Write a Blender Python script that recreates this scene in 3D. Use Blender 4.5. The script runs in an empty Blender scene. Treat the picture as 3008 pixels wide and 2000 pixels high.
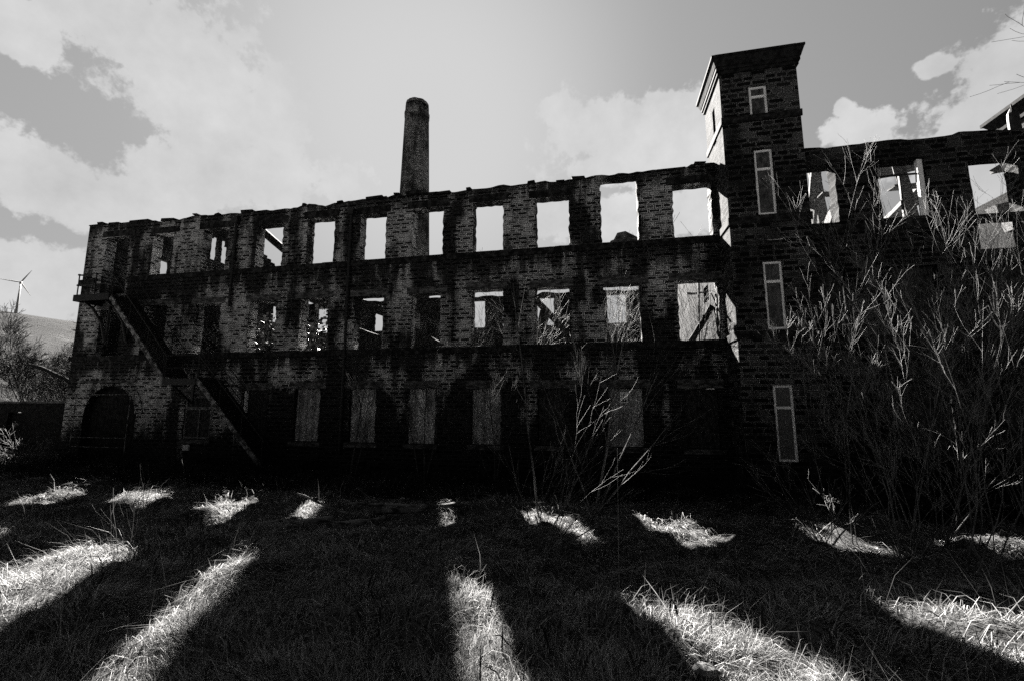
import bpy, math, random
import numpy as np
from mathutils import Vector, Matrix, Euler

# ---------------------------------------------------------------- camera
sc = bpy.context.scene
COL = sc.collection
EYE = 2.6
cd = bpy.data.cameras.new('camera'); cam = bpy.data.objects.new('camera', cd); COL.objects.link(cam)
cd.sensor_width = 36; cd.sensor_fit = 'HORIZONTAL'; cd.lens = 15.267
cd.clip_start = 0.05; cd.clip_end = 5000
PITCH = math.atan(0.138); YAW = math.atan(1000/4859)
cam.location = (0, 0, EYE)
cam.rotation_euler = (math.pi/2 + PITCH, 0, YAW)
sc.camera = cam

# ---------------------------------------------------------------- exposure, world, sun
sc.view_settings.view_transform = 'Standard'
sc.view_settings.look = 'None'
sc.view_settings.exposure = 3.0
sc.view_settings.gamma = 1.0
sc.cycles.max_bounces = 5
sc.cycles.diffuse_bounces = 2
sc.cycles.transparent_max_bounces = 4
sc.cycles.use_denoising = False
SUN_AZ, SUN_EL = math.radians(-23.9), math.radians(33.6)
sun_dir = Vector((math.sin(SUN_AZ)*math.cos(SUN_EL), math.cos(SUN_AZ)*math.cos(SUN_EL), math.sin(SUN_EL)))
sl = bpy.data.lights.new('sun', 'SUN'); sl.energy = 5.0; sl.angle = math.radians(0.5); sl.color = (1, .97, .93)
so = bpy.data.objects.new('sun', sl); COL.objects.link(so)
so.rotation_euler = sun_dir.to_track_quat('Z', 'Y').to_euler(); so.location = (-40, 90, 60)

class NT:
    """small helper for node trees"""
    def __init__(s, tree): s.t = tree
    def n(s, typ, **kw):
        nd = s.t.nodes.new(typ)
        for k, v in kw.items(): setattr(nd, k, v)
        return nd
    def put(s, sock, v):
        if isinstance(v, bpy.types.NodeSocket): s.t.links.new(v, sock)
        elif v is not None: sock.default_value = v
    def math(s, op, a, b=None, c=None, clamp=False):
        nd = s.n('ShaderNodeMath', operation=op, use_clamp=clamp)
        s.put(nd.inputs[0], a); s.put(nd.inputs[1], b); s.put(nd.inputs[2], c)
        return nd.outputs[0]
    def vmath(s, op, a, b=None):
        nd = s.n('ShaderNodeVectorMath', operation=op)
        s.put(nd.inputs[0], a); s.put(nd.inputs[1], b)
        return nd.outputs['Value'] if op in ('LENGTH', 'DOT_PRODUCT', 'DISTANCE') else nd.outputs[0]
    def noise(s, vec, scale, detail=2.0, rough=.5, dist=0.0):
        nd = s.n('ShaderNodeTexNoise'); s.put(nd.inputs['Vector'], vec)
        nd.inputs['Scale'].default_value = scale; nd.inputs['Detail'].default_value = detail
        nd.inputs['Roughness'].default_value = rough; nd.inputs['Distortion'].default_value = dist
        return nd.outputs[0]
    def smooth(s, v, a, b, lo=0.0, hi=1.0):
        nd = s.n('ShaderNodeMapRange', interpolation_type='SMOOTHSTEP'); s.put(nd.inputs[0], v)
        for i, x in enumerate((a, b, lo, hi)): nd.inputs[i+1].default_value = x
        return nd.outputs[0]
    def mapping(s, vec, scale=(1, 1, 1), loc=(0, 0, 0), rot=(0, 0, 0)):
        nd = s.n('ShaderNodeMapping'); s.put(nd.inputs[0], vec)
        nd.inputs['Scale'].default_value = scale; nd.inputs['Location'].default_value = loc; nd.inputs['Rotation'].default_value = rot
        return nd.outputs[0]
    def mix(s, f, a, b):
        nd = s.n('ShaderNodeMix', data_type='FLOAT'); s.put(nd.inputs[0], f); s.put(nd.inputs[2], a); s.put(nd.inputs[3], b)
        return nd.outputs[0]

world = bpy.data.worlds.new('World'); sc.world = world; world.use_nodes = True
wt = world.node_tree; wt.nodes.clear(); W = NT(wt)
sky = W.n('ShaderNodeTexSky', sky_type='NISHITA'); sky.sun_disc = False
sky.sun_elevation = SUN_EL; sky.sun_rotation = SUN_AZ; sky.air_density = 1.0; sky.dust_density = 1.5
seprgb = W.n('ShaderNodeSeparateColor'); wt.links.new(sky.outputs[0], seprgb.inputs[0])
tc = W.n('ShaderNodeTexCoord'); dirv = tc.outputs['Generated']
sep = W.n('ShaderNodeSeparateXYZ'); wt.links.new(dirv, sep.inputs[0])
azn = W.math('ARCTAN2', sep.outputs[0], sep.outputs[1])
eln = W.math('ARCSINE', sep.outputs[2])
cmb = W.n('ShaderNodeCombineXYZ'); W.put(cmb.inputs[0], azn); W.put(cmb.inputs[1], eln)
pae = cmb.outputs[0]
# cloud banks: azimuth, elevation, half-width, half-height, tilt (radians)
BANKS = [(-0.857,0.550,0.156,0.131,-0.01),(-0.980,0.587,0.083,0.059,-0.03),(-0.733,0.544,0.103,0.113,0.47),(-0.786,0.423,0.230,0.074,0.24),(-1.109,0.528,0.046,0.033,-0.03),
 (-1.058,0.582,0.039,0.019,0.48),(-1.063,0.345,0.116,0.068,0.12),(-0.933,0.338,0.138,0.051,0.17),(-1.068,0.184,0.084,0.062,0.00),(0.021,0.576,0.170,0.076,-0.11),
 (0.179,0.554,0.123,0.074,-0.18),(-0.083,0.620,0.091,0.031,-0.06),(0.108,0.492,0.214,0.046,-0.13),(0.499,0.471,0.073,0.040,-0.33),(0.486,0.509,0.019,0.019,-0.34),
 (0.618,0.520,0.026,0.016,-0.25),(0.745,0.37,0.19,0.158,0.84),(0.657,0.381,0.073,0.039,0.21),(.12,.395,.32,.055,-.08)]
fbm = W.noise(dirv, 6.5, 7.0, .58)
fine = W.noise(dirv, 22.0, 5.0, .6)
field = None
for (ca, ce, ra, re, rot) in BANKS:
    q = W.vmath('SUBTRACT', pae, (ca, ce, 0))
    q = W.mapping(q, rot=(0, 0, -rot))
    q = W.vmath('MULTIPLY', q, (1/ra, 1/re, 0))
    v = W.math('SUBTRACT', 1.0, W.vmath('LENGTH', q))
    field = v if field is None else W.math('SMOOTH_MAX', field, v, .12)
field = W.math('MAXIMUM', field, -1.2)
wild = W.math('MULTIPLY_ADD', W.noise(dirv, 2.2, 5.0, .55), 2.6, -1.75)            # ordinary cloud over the rest of the sky
away = W.smooth(W.math('ABSOLUTE', W.math('ADD', azn, .2)), 1.05, 1.5)
field = W.math('MAXIMUM', field, W.math('MULTIPLY_ADD', away, 3.0, W.math('SUBTRACT', W.math('MULTIPLY', wild, away), 3.0)))
dens = W.math('ADD', field, W.math('ADD', W.math('MULTIPLY_ADD', fbm, 2.1, -1.05), W.math('ADD', W.math('MULTIPLY_ADD', fine, .8, -.4), W.math('MULTIPLY_ADD', W.noise(dirv, 60.0, 4.0, .6), .7, -.35))))
cmask = W.smooth(dens, -.10, .15)
sund = W.vmath('DOT_PRODUCT', dirv, tuple(sun_dir))
ang = W.math('ARCCOSINE', W.math('MINIMUM', sund, .99999))
glow = W.smooth(ang, .10, .52, 1.0, 0.0)
front = W.smooth(sund, -.1, .75)                                                    # the sky is brightest round the sun
# red-filtered sky, its range compressed
sky_r = W.math('MULTIPLY', seprgb.outputs[0], .05)
clear = W.math('DIVIDE', W.math('MULTIPLY', sky_r, .066), W.math('ADD', sky_r, .055))
clear = W.math('MULTIPLY', clear, W.mix(front, .38, 1.0))
clear = W.mix(glow, clear, .082)
soft = W.noise(dirv, 5.0, 6.0, .6)
cval = W.mix(front, .022, W.math('MULTIPLY_ADD', W.math('ADD', soft, W.math('MULTIPLY', fine, .5)), .045, .050))
skyv = W.mix(W.math('MULTIPLY', cmask, W.mix(glow, .92, .5)), clear, cval)
skyv = W.math('MULTIPLY', skyv, W.smooth(eln, .80, 1.05, 1.0, .08))                  # deep dark zenith
skyv = W.math('MULTIPLY', skyv, W.mix(away, 1.0, .62))
bg = W.n('ShaderNodeBackground'); wo = W.n('ShaderNodeOutputWorld')
wt.links.new(W.math('DIVIDE', skyv, .05), bg.inputs[0]); bg.inputs[1].default_value = .05
wt.links.new(bg.outputs[0], wo.inputs[0])

# ---------------------------------------------------------------- object helpers
rnd = random.Random(7)
def tag(o, label=None, cat=None, group=None, kind=None):
    if label: o['label'] = label
    if cat: o['category'] = cat
    if group: o['group'] = group
    if kind: o['kind'] = kind
    return o
def empty(name, loc, label, cat, group=None):
    o = bpy.data.objects.new(name, None); COL.objects.link(o); o.location = loc
    return tag(o, label, cat, group)
class MB:
    """collects boxes, bars, tubes and sheets; build() links them as ONE mesh object"""
    def __init__(s): s.v = []; s.f = []; s.uv = []
    def face(s, pts, uvs=None):
        i = len(s.v); s.v += [tuple(p) for p in pts]; s.f.append(tuple(range(i, i+len(pts))))
        if uvs is None:
            a = Vector(pts[1])-Vector(pts[0]); b = Vector(pts[-1])-Vector(pts[0]); n = a.cross(b)
            ax = max(range(3), key=lambda k: abs(n[k]))
            uvs = [((p[1], p[2]), (p[0], p[2]), (p[0], p[1]))[ax] for p in pts]
        s.uv += list(uvs)
    def hexa(s, c):
        for q in ((0, 1, 5, 4), (1, 2, 6, 5), (2, 3, 7, 6), (3, 0, 4, 7), (4, 5, 6, 7), (3, 2, 1, 0)): s.face([c[k] for k in q])
    def box(s, x0, x1, y0, y1, z0, z1, j=0.0):
        c = [(x0, y0, z0), (x1, y0, z0), (x1, y1, z0), (x0, y1, z0), (x0, y0, z1), (x1, y0, z1), (x1, y1, z1), (x0, y1, z1)]
        if j: c = [tuple(a + rnd.uniform(-j, j) for a in p) for p in c]
        s.hexa(c)
    def bar(s, p, q, w, h, up=(0, 0, 1), j=0.0):
        p, q = Vector(p), Vector(q); d = (q-p).normalized(); u = Vector(up)
        if abs(d.dot(u)) > .98: u = Vector((0, 1, 0))
        r = d.cross(u).normalized()*w/2; u = r.cross(d).normalized()*h/2
        c = [p-r-u, p+r-u, p+r+u, p-r+u, q-r-u, q+r-u, q+r+u, q-r+u]
        if j: c = [a+Vector((rnd.uniform(-j, j), rnd.uniform(-j, j), rnd.uniform(-j, j))) for a in c]
        s.hexa([c[0], c[1], c[2], c[3], c[4], c[5], c[6], c[7]])
    def tube(s, pts, rad, n=4, cap=True):
        """swept tube through pts with a radius at each point"""
        m = len(pts); base = len(s.v); P = [Vector(p) for p in pts]
        ref = None
        for i in range(m):
            t = (P[min(i+1, m-1)]-P[max(i-1, 0)])
            t = t.normalized() if t.length > 1e-9 else Vector((0, 0, 1))
            if ref is None: ref = t.orthogonal().normalized()
            ref = (ref - t*ref.dot(t)); ref = ref.normalized() if ref.length > 1e-6 else t.orthogonal().normalized()
            b = t.cross(ref); r = rad[i] if isinstance(rad, (list, tuple)) else rad
            for k in range(n):
                a = 2*math.pi*k/n; s.v.append(tuple(P[i]+ref*(math.cos(a)*r)+b*(math.sin(a)*r)))
        for i in range(m-1):
            for k in range(n):
                k2 = (k+1) % n
                s.f.append((base+i*n+k, base+i*n+k2, base+(i+1)*n+k2, base+(i+1)*n+k))
                s.uv += [(k/n, i*.3), ((k+1)/n, i*.3), ((k+1)/n, (i+1)*.3), (k/n, (i+1)*.3)]
        if cap and n > 2:
            for i0, rev in ((base, True), (base+(m-1)*n, False)):
                q = list(range(i0, i0+n)); q = q[::-1] if rev else q
                s.f.append(tuple(q)); s.uv += [(0, 0)]*n
    def build(s, name, mat, parent=None, smooth=False):
        me = bpy.data.meshes.new(name); me.from_pydata(s.v, [], s.f)
        uvl = me.uv_layers.new(name='UVMap')
        uvl.data.foreach_set('uv', np.array(s.uv, dtype=np.float32).ravel())
        me.materials.append(mat)
        if smooth: me.polygons.foreach_set('use_smooth', [True]*len(me.polygons))
        me.update()
        o = bpy.data.objects.new(name, me); COL.objects.link(o)
        if parent:
            o.parent = parent
            o.matrix_parent_inverse = world_inv(parent)
        return o
def world_inv(p):
    M = Matrix.Translation(p.location) @ p.rotation_euler.to_matrix().to_4x4()
    q = p.parent
    if q is not None: M = Matrix.Identity(4) if p.type != 'EMPTY' else M
    return M.inverted()
def copy_tree(o, parent=None):
    c = o.copy(); COL.objects.link(c)
    if parent: c.parent = parent
    for ch in list(o.children): copy_tree(ch, c)
    return c

def hash2(a, b, s=0):
    x = math.sin(a*12.9898+b*78.233+s*37.719)*43758.5453
    return x-math.floor(x)
def vnoise(x, y, s=0):
    xi, yi = math.floor(x), math.floor(y); fx, fy = x-xi, y-yi
    fx = fx*fx*(3-2*fx); fy = fy*fy*(3-2*fy)
    a = hash2(xi, yi, s); b = hash2(xi+1, yi, s); c = hash2(xi, yi+1, s); d = hash2(xi+1, yi+1, s)
    return a+(b-a)*fx+(c-a)*fy+(a-b-c+d)*fx*fy

# ---------------------------------------------------------------- materials
def new_mat(name):
    m = bpy.data.materials.new(name); m.use_nodes = True; m.node_tree.nodes.clear()
    return m, NT(m.node_tree)
def finish(N, alb, rough=.9, spec=.2, bump=None, bstr=.5, bdist=.02, trans=None):
    t = N.t; cx = N.n('ShaderNodeCombineColor'); 
    for i in range(3): N.put(cx.inputs[i], alb)
    p = N.n('ShaderNodeBsdfPrincipled'); t.links.new(cx.outputs[0], p.inputs['Base Color'])
    N.put(p.inputs['Roughness'], rough); p.inputs['Specular IOR Level'].default_value = spec
    if bump is not None:
        b = N.n('ShaderNodeBump'); N.put(b.inputs['Height'], bump); b.inputs['Strength'].default_value = bstr; b.inputs['Distance'].default_value = bdist
        t.links.new(b.outputs[0], p.inputs['Normal'])
    o = N.n('ShaderNodeOutputMaterial'); out = p.outputs[0]
    if trans:
        tr = N.n('ShaderNodeBsdfTranslucent'); t.links.new(cx.outputs[0], tr.inputs[0])
        mx = N.n('ShaderNodeMixShader'); mx.inputs[0].default_value = trans
        t.links.new(p.outputs[0], mx.inputs[1]); t.links.new(tr.outputs[0], mx.inputs[2]); out = mx.outputs[0]
    t.links.new(out, o.inputs[0])
def stone_mat(name, bwid=.40, bh=.15, light=.42, soot=.5, mort=.012, ring=.032, seed=0.0, gain=1.0, ledges=(), centre_shade=False):
    """soot-blackened coursed gritstone: dark joints, worn paler arrises, streaked soot"""
    m, N = new_mat(name)
    uv = N.n('ShaderNodeUVMap').outputs[0]
    wob = N.n('ShaderNodeTexNoise'); N.put(wob.inputs['Vector'], uv); wob.inputs['Scale'].default_value = 5.0
    uvw = N.vmath('ADD', uv, N.vmath('MULTIPLY', N.vmath('SUBTRACT', wob.outputs[1], (.5, .5, .5)), (.05, .022, 0)))
    def brick(ms):
        b = N.n('ShaderNodeTexBrick'); N.put(b.inputs['Vector'], uvw)
        b.offset = .45; b.squash = .72; b.squash_frequency = 3; b.offset_frequency = 2
        b.inputs['Color1'].default_value = (0, 0, 0, 1); b.inputs['Color2'].default_value = (1, 1, 1, 1); b.inputs['Mortar'].default_value = (.5, .5, .5, 1)
        b.inputs['Scale'].default_value = 1; b.inputs['Mortar Size'].default_value = ms; b.inputs['Mortar Smooth'].default_value = .25
        b.inputs['Brick Width'].default_value = bwid; b.inputs['Row Height'].default_value = bh; b.inputs['Bias'].default_value = 0
        return b
    A = brick(mort); B = brick(ring)
    fa, fb = A.outputs['Fac'], B.outputs['Fac']
    rv = N.n('ShaderNodeRGBToBW'); N.t.links.new(B.outputs['Color'], rv.inputs[0])
    arris = N.math('MULTIPLY', fb, N.math('SUBTRACT', 1.0, fa))
    big = N.noise(N.mapping(uv, (1.0, .62, 1), (seed, seed*1.7, 0)), .55, 4, .6)
    streak = N.noise(N.mapping(uv, (1.7, .16, 1), (seed*2.1, 3, 0)), 1.0, 3, .6)
    sxyz = N.n('ShaderNodeSeparateXYZ'); N.t.links.new(uv, sxyz.inputs[0])
    low_shade = N.smooth(N.math('ADD', sxyz.outputs[1], N.math('MULTIPLY_ADD', big, -5.0, 2.0)), -.6, 1.6, -.16, 0.0)     # painted shade: stone darkens towards the ground with a noisy edge
    if centre_shade:  # deeper painted shade low on the wall, from the fire escape rightwards
        low_shade = N.math('SUBTRACT', low_shade, N.math('MULTIPLY', N.smooth(sxyz.outputs[0], -15.2, -12.6), N.smooth(N.math('ADD', sxyz.outputs[1], N.math('MULTIPLY', big, 1.2)), 3.3, 4.2, .13, 0.0)))
    clean_unshaded = N.smooth(N.math('ADD', low_shade, N.math('ADD', big, N.math('MULTIPLY_ADD', streak, .5, -.25))), soot-.14, soot+.15)
    for (lz, run) in ledges:                     # soot and wet streaks running down from the ledges
        below = N.math('SUBTRACT', lz, sxyz.outputs[1])
        f = N.math('MULTIPLY', N.math('GREATER_THAN', below, 0.0), N.smooth(below, 0.0, run, 1.0, 0.0))
        st = N.smooth(N.math('ADD', N.noise(N.mapping(uv, (2.6, .05, 1), (lz*3, 1, 0)), 1.0, 3, .65), N.math('MULTIPLY', f, .28)), .60, .76)
        clean_unshaded = N.math('MULTIPLY', clean_unshaded, N.math('SUBTRACT', 1.0, N.math('MULTIPLY', N.math('GREATER_THAN', below, 0.0), N.math('MULTIPLY', st, N.smooth(below, 0.0, run*1.3, 1.0, 0.0)))))
    grain = N.noise(uv, 34, 3, .7)
    speck = N.smooth(grain, .38, .66, .12, 1.5)
    face = N.math('MULTIPLY_ADD', N.smooth(rv.outputs[0], .35, 1.0), .55, .04)
    body = N.math('MULTIPLY', N.math('ADD', face, N.math('MULTIPLY', arris, 1.45)), speck)
    tone = N.mix(clean_unshaded, .045*gain, light*gain)
    alb = N.math('MULTIPLY', body, tone)
    alb = N.math('MULTIPLY', alb, N.math('MULTIPLY_ADD', fa, -.93, 1.0))
    alb = N.math('MINIMUM', N.math('MAXIMUM', alb, .003), .7)
    hgt = N.math('ADD', N.math('MULTIPLY', fa, -1.0), N.math('MULTIPLY', grain, .5))
    finish(N, alb, .95, .12, hgt, .7, .018)
    return m
def plain_mat(name, a, b, scale=8, stretch=(1, 1, 1), rough=.8, spec=.25, bump=.4, lo=.35, hi=.65, trans=None, coord='Object', detail=4):
    m, N = new_mat(name); tcn = N.n('ShaderNodeTexCoord')
    nz = N.noise(N.mapping(tcn.outputs[coord], stretch), scale, detail, .6)
    finish(N, N.smooth(nz, lo, hi, a, b), rough, spec, nz if bump else None, bump or 0, .02, trans)
    return m
M_wall = stone_mat('sooty_gritstone', bwid=.40, bh=.165, light=1.5, soot=.555, mort=.014, ring=.038, ledges=((8.0, 1.5), (4.36, 1.2), (11.0, 1.5)), centre_shade=True)
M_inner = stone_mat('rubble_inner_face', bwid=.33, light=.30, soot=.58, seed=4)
M_tower = stone_mat('tower_ashlar', bwid=.46, bh=.18, light=.21, soot=.50, mort=.012, ring=.028, seed=9)
M_wing = stone_mat('wing_ashlar', bwid=.46, bh=.18, light=.15, soot=.53, mort=.012, ring=.028, seed=13)
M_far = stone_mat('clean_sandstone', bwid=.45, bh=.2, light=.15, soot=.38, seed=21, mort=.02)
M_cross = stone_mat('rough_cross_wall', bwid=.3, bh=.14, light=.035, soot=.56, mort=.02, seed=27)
M_brick = stone_mat('chimney_brick', bwid=.26, bh=.105, light=.6, soot=.50, mort=.012, ring=.024, seed=5)
M_band = plain_mat('black_dressed_stone', .006, .05, 5, (1, 1, 1), .9, .15, .4, .4, .75)
M_lintel = plain_mat('sooty_dressed_stone', .02, .17, 4, (1, 1, 2.5), .9, .15, .4, .35, .75)
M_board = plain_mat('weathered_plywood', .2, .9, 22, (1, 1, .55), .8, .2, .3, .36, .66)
def board_mat():
    m, N = new_mat('weathered_plywood'); tcn = N.n('ShaderNodeTexCoord'); p = tcn.outputs['Object']
    a = N.noise(N.mapping(p, (1, 1, .5)), 26, 5, .7, .6); b = N.noise(N.mapping(p, (1.0, 1, .55)), 2.2, 4, .6); c = N.noise(N.mapping(p, (3.0, 1, .12)), 2.0, 3, .6)
    alb = N.math('MULTIPLY', N.smooth(a, .38, .64, .10, .95), N.math('MULTIPLY', N.smooth(b, .32, .62, .35, 1.0), N.smooth(c, .36, .56, .5, 1.0)))
    finish(N, alb, .8, .2, a, .4, .01); return m
M_board = board_mat()
M_darkfill = plain_mat('dark_opening_fill', .006, .05, 14, (1, 1, .5), .85, .2, .3)  # near-black sheet that paints the shade inside window openings
M_paint = plain_mat('chipped_white_paint', .7, .98, 14, (1, 1, .6), .6, .3, .2, .22, .42)
M_iron = plain_mat('black_iron', .006, .02, 12, (1, 1, 1), .6, .3, .2)
M_rust = plain_mat('rusty_galvanised_iron', .02, .28, 6, (1, 1, 1), .7, .3, .3, .42, .62)
M_timber = plain_mat('charred_timber', .004, .02, 6, (1, 1, 1), .9, .15, .5)
M_grey_timber = plain_mat('bleached_timber', .03, .24, 9, (1, 4, 4), .9, .15, .5)
M_slate = plain_mat('stone_slate', .02, .12, 3, (1, 1, 1), .8, .3, .5)
M_bark = plain_mat('pale_bark', .04, .18, 9, (1, 1, .4), .8, .25, .2)
M_twig = plain_mat('silver_bark', .04, .24, 9, (1, 1, .4), .7, .3, .2)
M_bark_dark = plain_mat('dark_bark', .02, .08, 9, (1, 1, .4), .9, .15, .3)
M_log = plain_mat('peeling_log', .02, .25, 7, (.5, 1, 1), .85, .2, .5, .38, .62)
M_white = plain_mat('white_enamel', .94, .98, 8, (1, 1, 1), .4, .4, 0)
M_black = plain_mat('black_lettering', .01, .02, 8, (1, 1, 1), .6, .2, 0)
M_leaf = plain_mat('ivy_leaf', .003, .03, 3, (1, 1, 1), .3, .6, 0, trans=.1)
M_turbine = plain_mat('turbine_grey', .55, .65, 1, (1, 1, 1), .5, .3, 0)
def pane_mat():
    m, N = new_mat('dirty_glass'); tcn = N.n('ShaderNodeTexCoord')
    nz = N.noise(N.mapping(tcn.outputs['Object'], (1, 1, .6)), 7, 5, .65)
    finish(N, N.smooth(nz, .3, .75, .01, .12), N.smooth(nz, .3, .7, .25, .7), .5)
    return m
M_pane = pane_mat()
def soil_mat():
    m, N = new_mat('dead_grass_thatch'); tcn = N.n('ShaderNodeTexCoord'); p = tcn.outputs['Object']
    a = N.noise(N.mapping(p, (1, 1, 1)), 26, 5, .7); b = N.noise(p, .9, 3, .6)
    alb = N.math('MULTIPLY', N.smooth(a, .34, .62, .003, .14), N.smooth(b, .3, .6, .5, 1.0))
    finish(N, alb, .95, .1, a, 1.0, .05); return m
M_soil = soil_mat()
def hill_mat():
    m, N = new_mat('rough_moor_grass'); tcn = N.n('ShaderNodeTexCoord'); p = tcn.outputs['Object']
    a = N.noise(N.mapping(p, (.12, .12, .5)), 1.0, 8, .72); b = N.noise(N.mapping(p, (.010, .010, .09)), 1.0, 4, .65)
    alb = N.math('MULTIPLY', N.smooth(a, .50, .60, .0005, .10), N.smooth(b, .44, .56, .04, 1.0))
    sz = N.n('ShaderNodeSeparateXYZ'); N.t.links.new(p, sz.inputs[0])
    alb = N.math('MULTIPLY', alb, N.smooth(N.math('ADD', sz.outputs[2], N.math('MULTIPLY', b, 10.0)), 26, 37, 1.2, .03))      # dark heather on the moor top
    finish(N, alb, .95, .1, a, 1.0, 2.0); return m
M_hill = hill_mat()
def blade_mat(name, lo, hi, trans):
    m, N = new_mat(name); g = N.n('ShaderNodeNewGeometry'); tcn = N.n('ShaderNodeTexCoord')
    r = g.outputs['Random Per Island']
    alb = N.math('MULTIPLY', N.math('MULTIPLY_ADD', N.math('POWER', r, 2.2), hi-lo, lo), N.smooth(N.noise(tcn.outputs['Object'], 1.3, 3, .6), .3, .6, .55, 1.0))
    finish(N, alb, .75, .15, trans=trans); return m
M_grass = blade_mat('dead_grass_blade', .006, .95, .42)
M_stalk = blade_mat('dead_stalk', .02, .6, .3)
M_scrub = blade_mat('bramble_stem', .003, .02, .1)

# ---------------------------------------------------------------- setting: terrain
def ground_z(x, y):
    t = min(max(y/15.5, -0.6), 1.0)
    z = .6*(1-t) if t > 0 else .6-.2*t
    z += .16*(vnoise(x*.55+3, y*.55, 1)-.5) * min(1.0, max(0.0, (16-y)/4)) * (1 if -40 < x < 30 else 0)
    z += .20*math.exp(-((y-4.3)/1.7)**2)*(1 if -40 < x < 30 else 0) + .06*math.exp(-((x+4.0)/2.4)**2-((y-3.5)/1.5)**2)
    z += .26*(vnoise(x*1.7, y*1.7+5, 2)-.5) * (1 if -30 < x < 20 and -4 < y < 15 else 0)
    z += .13*(vnoise(x*3.6+2, y*3.6, 5)-.5) * (1 if -30 < x < 20 and -4 < y < 14 else 0)
    return z
def axis_pts(edges):
    out = []
    for a, b, n in edges: out += list(np.linspace(a, b, n, endpoint=False))
    return out + [edges[-1][1]]
gx = axis_pts([(-2500, -300, 8), (-300, -40, 12), (-40, -22, 24), (-22, 12, 300), (12, 40, 24), (40, 300, 12), (300, 2500, 8)])
gy = axis_pts([(-2500, -100, 8), (-100, -6, 12), (-6, 1, 24), (1, 15.6, 150), (15.6, 50, 24), (50, 300, 12), (300, 3000, 8)])
g = MB(); nx = len(gx)
for y in gy:
    for x in gx: g.v.append((x, y, ground_z(x, y)))
for j in range(len(gy)-1):
    for i in range(nx-1):
        g.f.append((j*nx+i, j*nx+i+1, (j+1)*nx+i+1, (j+1)*nx+i))
        g.uv += [(gx[i], gy[j]), (gx[i+1], gy[j]), (gx[i+1], gy[j+1]), (gx[i], gy[j+1])]
tag(g.build('ground', M_soil, smooth=True), kind='structure')
# moorland hill that rings the mill
def hill_tan(az):
    pts = [(-90, .15), (-61.86, .1335), (-57.2, .1268), (-45, .105), (-25, .085), (10, .075), (45, .08), (90, .10)]
    for (a, u), (b, v) in zip(pts, pts[1:]):
        if a <= az <= b: return u+(v-u)*(az-a)/(b-a)
    return .1
h = MB(); azs = np.linspace(-90, 90, 241); rs = [70, 80, 92, 105, 120, 135, 150, 168, 186, 205, 225, 245, 265, 285, 300, 312, 330, 380, 480]
for az in azs:
    for r in rs:
        T = hill_tan(az); s = min(1.0, max(0.0, (r-70)/242)); s = s**.75
        z = EYE*s + r*T*s if r <= 312 else EYE+312*T - (r-312)*.12
        z += (vnoise(az*.35, r*.03, 4)-.5)*5*s*(1-s)*4*.6 + (vnoise(az*1.1, r*.09, 6)-.5)*2.2*s*(1-s)*4
        if r == 70: z = -2
        h.v.append((r*math.sin(math.radians(az)), r*math.cos(math.radians(az)), z))
nr = len(rs)
for i in range(len(azs)-1):
    for j in range(nr-1):
        h.f.append((i*nr+j, (i+1)*nr+j, (i+1)*nr+j+1, i*nr+j+1)); h.uv += [(0, 0)]*4
tag(h.build('hill', M_hill, smooth=True), kind='structure')

# ---------------------------------------------------------------- walls with openings
def grid_wall(us, ws, is_open, thick, xf, top=None, jit=.018, seed=0):
    """a wall of one solid mesh: cells between us (along) and ws (up); open cells are left out and get reveals.
    xf(u, d, w) -> world, d = 0 on the outer face and thick on the inner face"""
    us, ws = sorted(set(round(u, 4) for u in us)), sorted(set(round(w, 4) for w in ws))
    nu, nw = len(us)-1, len(ws)-1
    solid = [[not is_open((us[i]+us[i+1])/2, (ws[j]+ws[j+1])/2) for j in range(nw)] for i in range(nu)]
    S = lambda i, j: 0 <= i < nu and 0 <= j < nw and solid[i][j]
    mb = MB(); idx = {}
    def vert(i, j, side):
        k = (i, j, side)
        if k not in idx:
            u, w = us[i], ws[j]
            n = S(i-1, j-1)+S(i, j-1)+S(i-1, j)+S(i, j)
            if n < 4 and 0 < i < nu and j > 0:
                u += (hash2(i, j, seed+side)-.5)*2*jit; w += (hash2(i, j, seed+9+side)-.5)*jit
            if top and j == nw: w = top(us[i])
            idx[k] = len(mb.v); mb.v.append(xf(u, side*thick, w)); idx[k, 'p'] = (u, w)
        return idx[k]
    def quad(keys, uvmode):
        mb.f.append(tuple(vert(*k) for k in keys))
        for k in keys:
            u, w = idx[k, 'p']; d = k[2]*thick
            mb.uv.append((u, w) if uvmode == 0 else ((d+u*.37, w) if uvmode == 1 else (u, d+w)))
    for i in range(nu):
        for j in range(nw):
            if not solid[i][j]: continue
            quad([(i, j, 0), (i+1, j, 0), (i+1, j+1, 0), (i, j+1, 0)], 0)
            quad([(i+1, j, 1), (i, j, 1), (i, j+1, 1), (i+1, j+1, 1)], 0)
            if not S(i-1, j): quad([(i, j, 1), (i, j, 0), (i, j+1, 0), (i, j+1, 1)], 1)
            if not S(i+1, j): quad([(i+1, j, 0), (i+1, j, 1), (i+1, j+1, 1), (i+1, j+1, 0)], 1)
            if not S(i, j-1): quad([(i, j, 0), (i, j, 1), (i+1, j, 1), (i+1, j, 0)], 2)
            if not S(i, j+1): quad([(i, j+1, 0), (i+1, j+1, 0), (i+1, j+1, 1), (i, j+1, 1)], 2)
    return mb
def cuts(lo, hi, step, extra):
    c = list(np.arange(lo, hi, step)) + [hi]
    c = [v for v in c if all(abs(v-e) > step*.45 for e in extra) or v in (lo, hi)]
    return c + list(extra)

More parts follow.
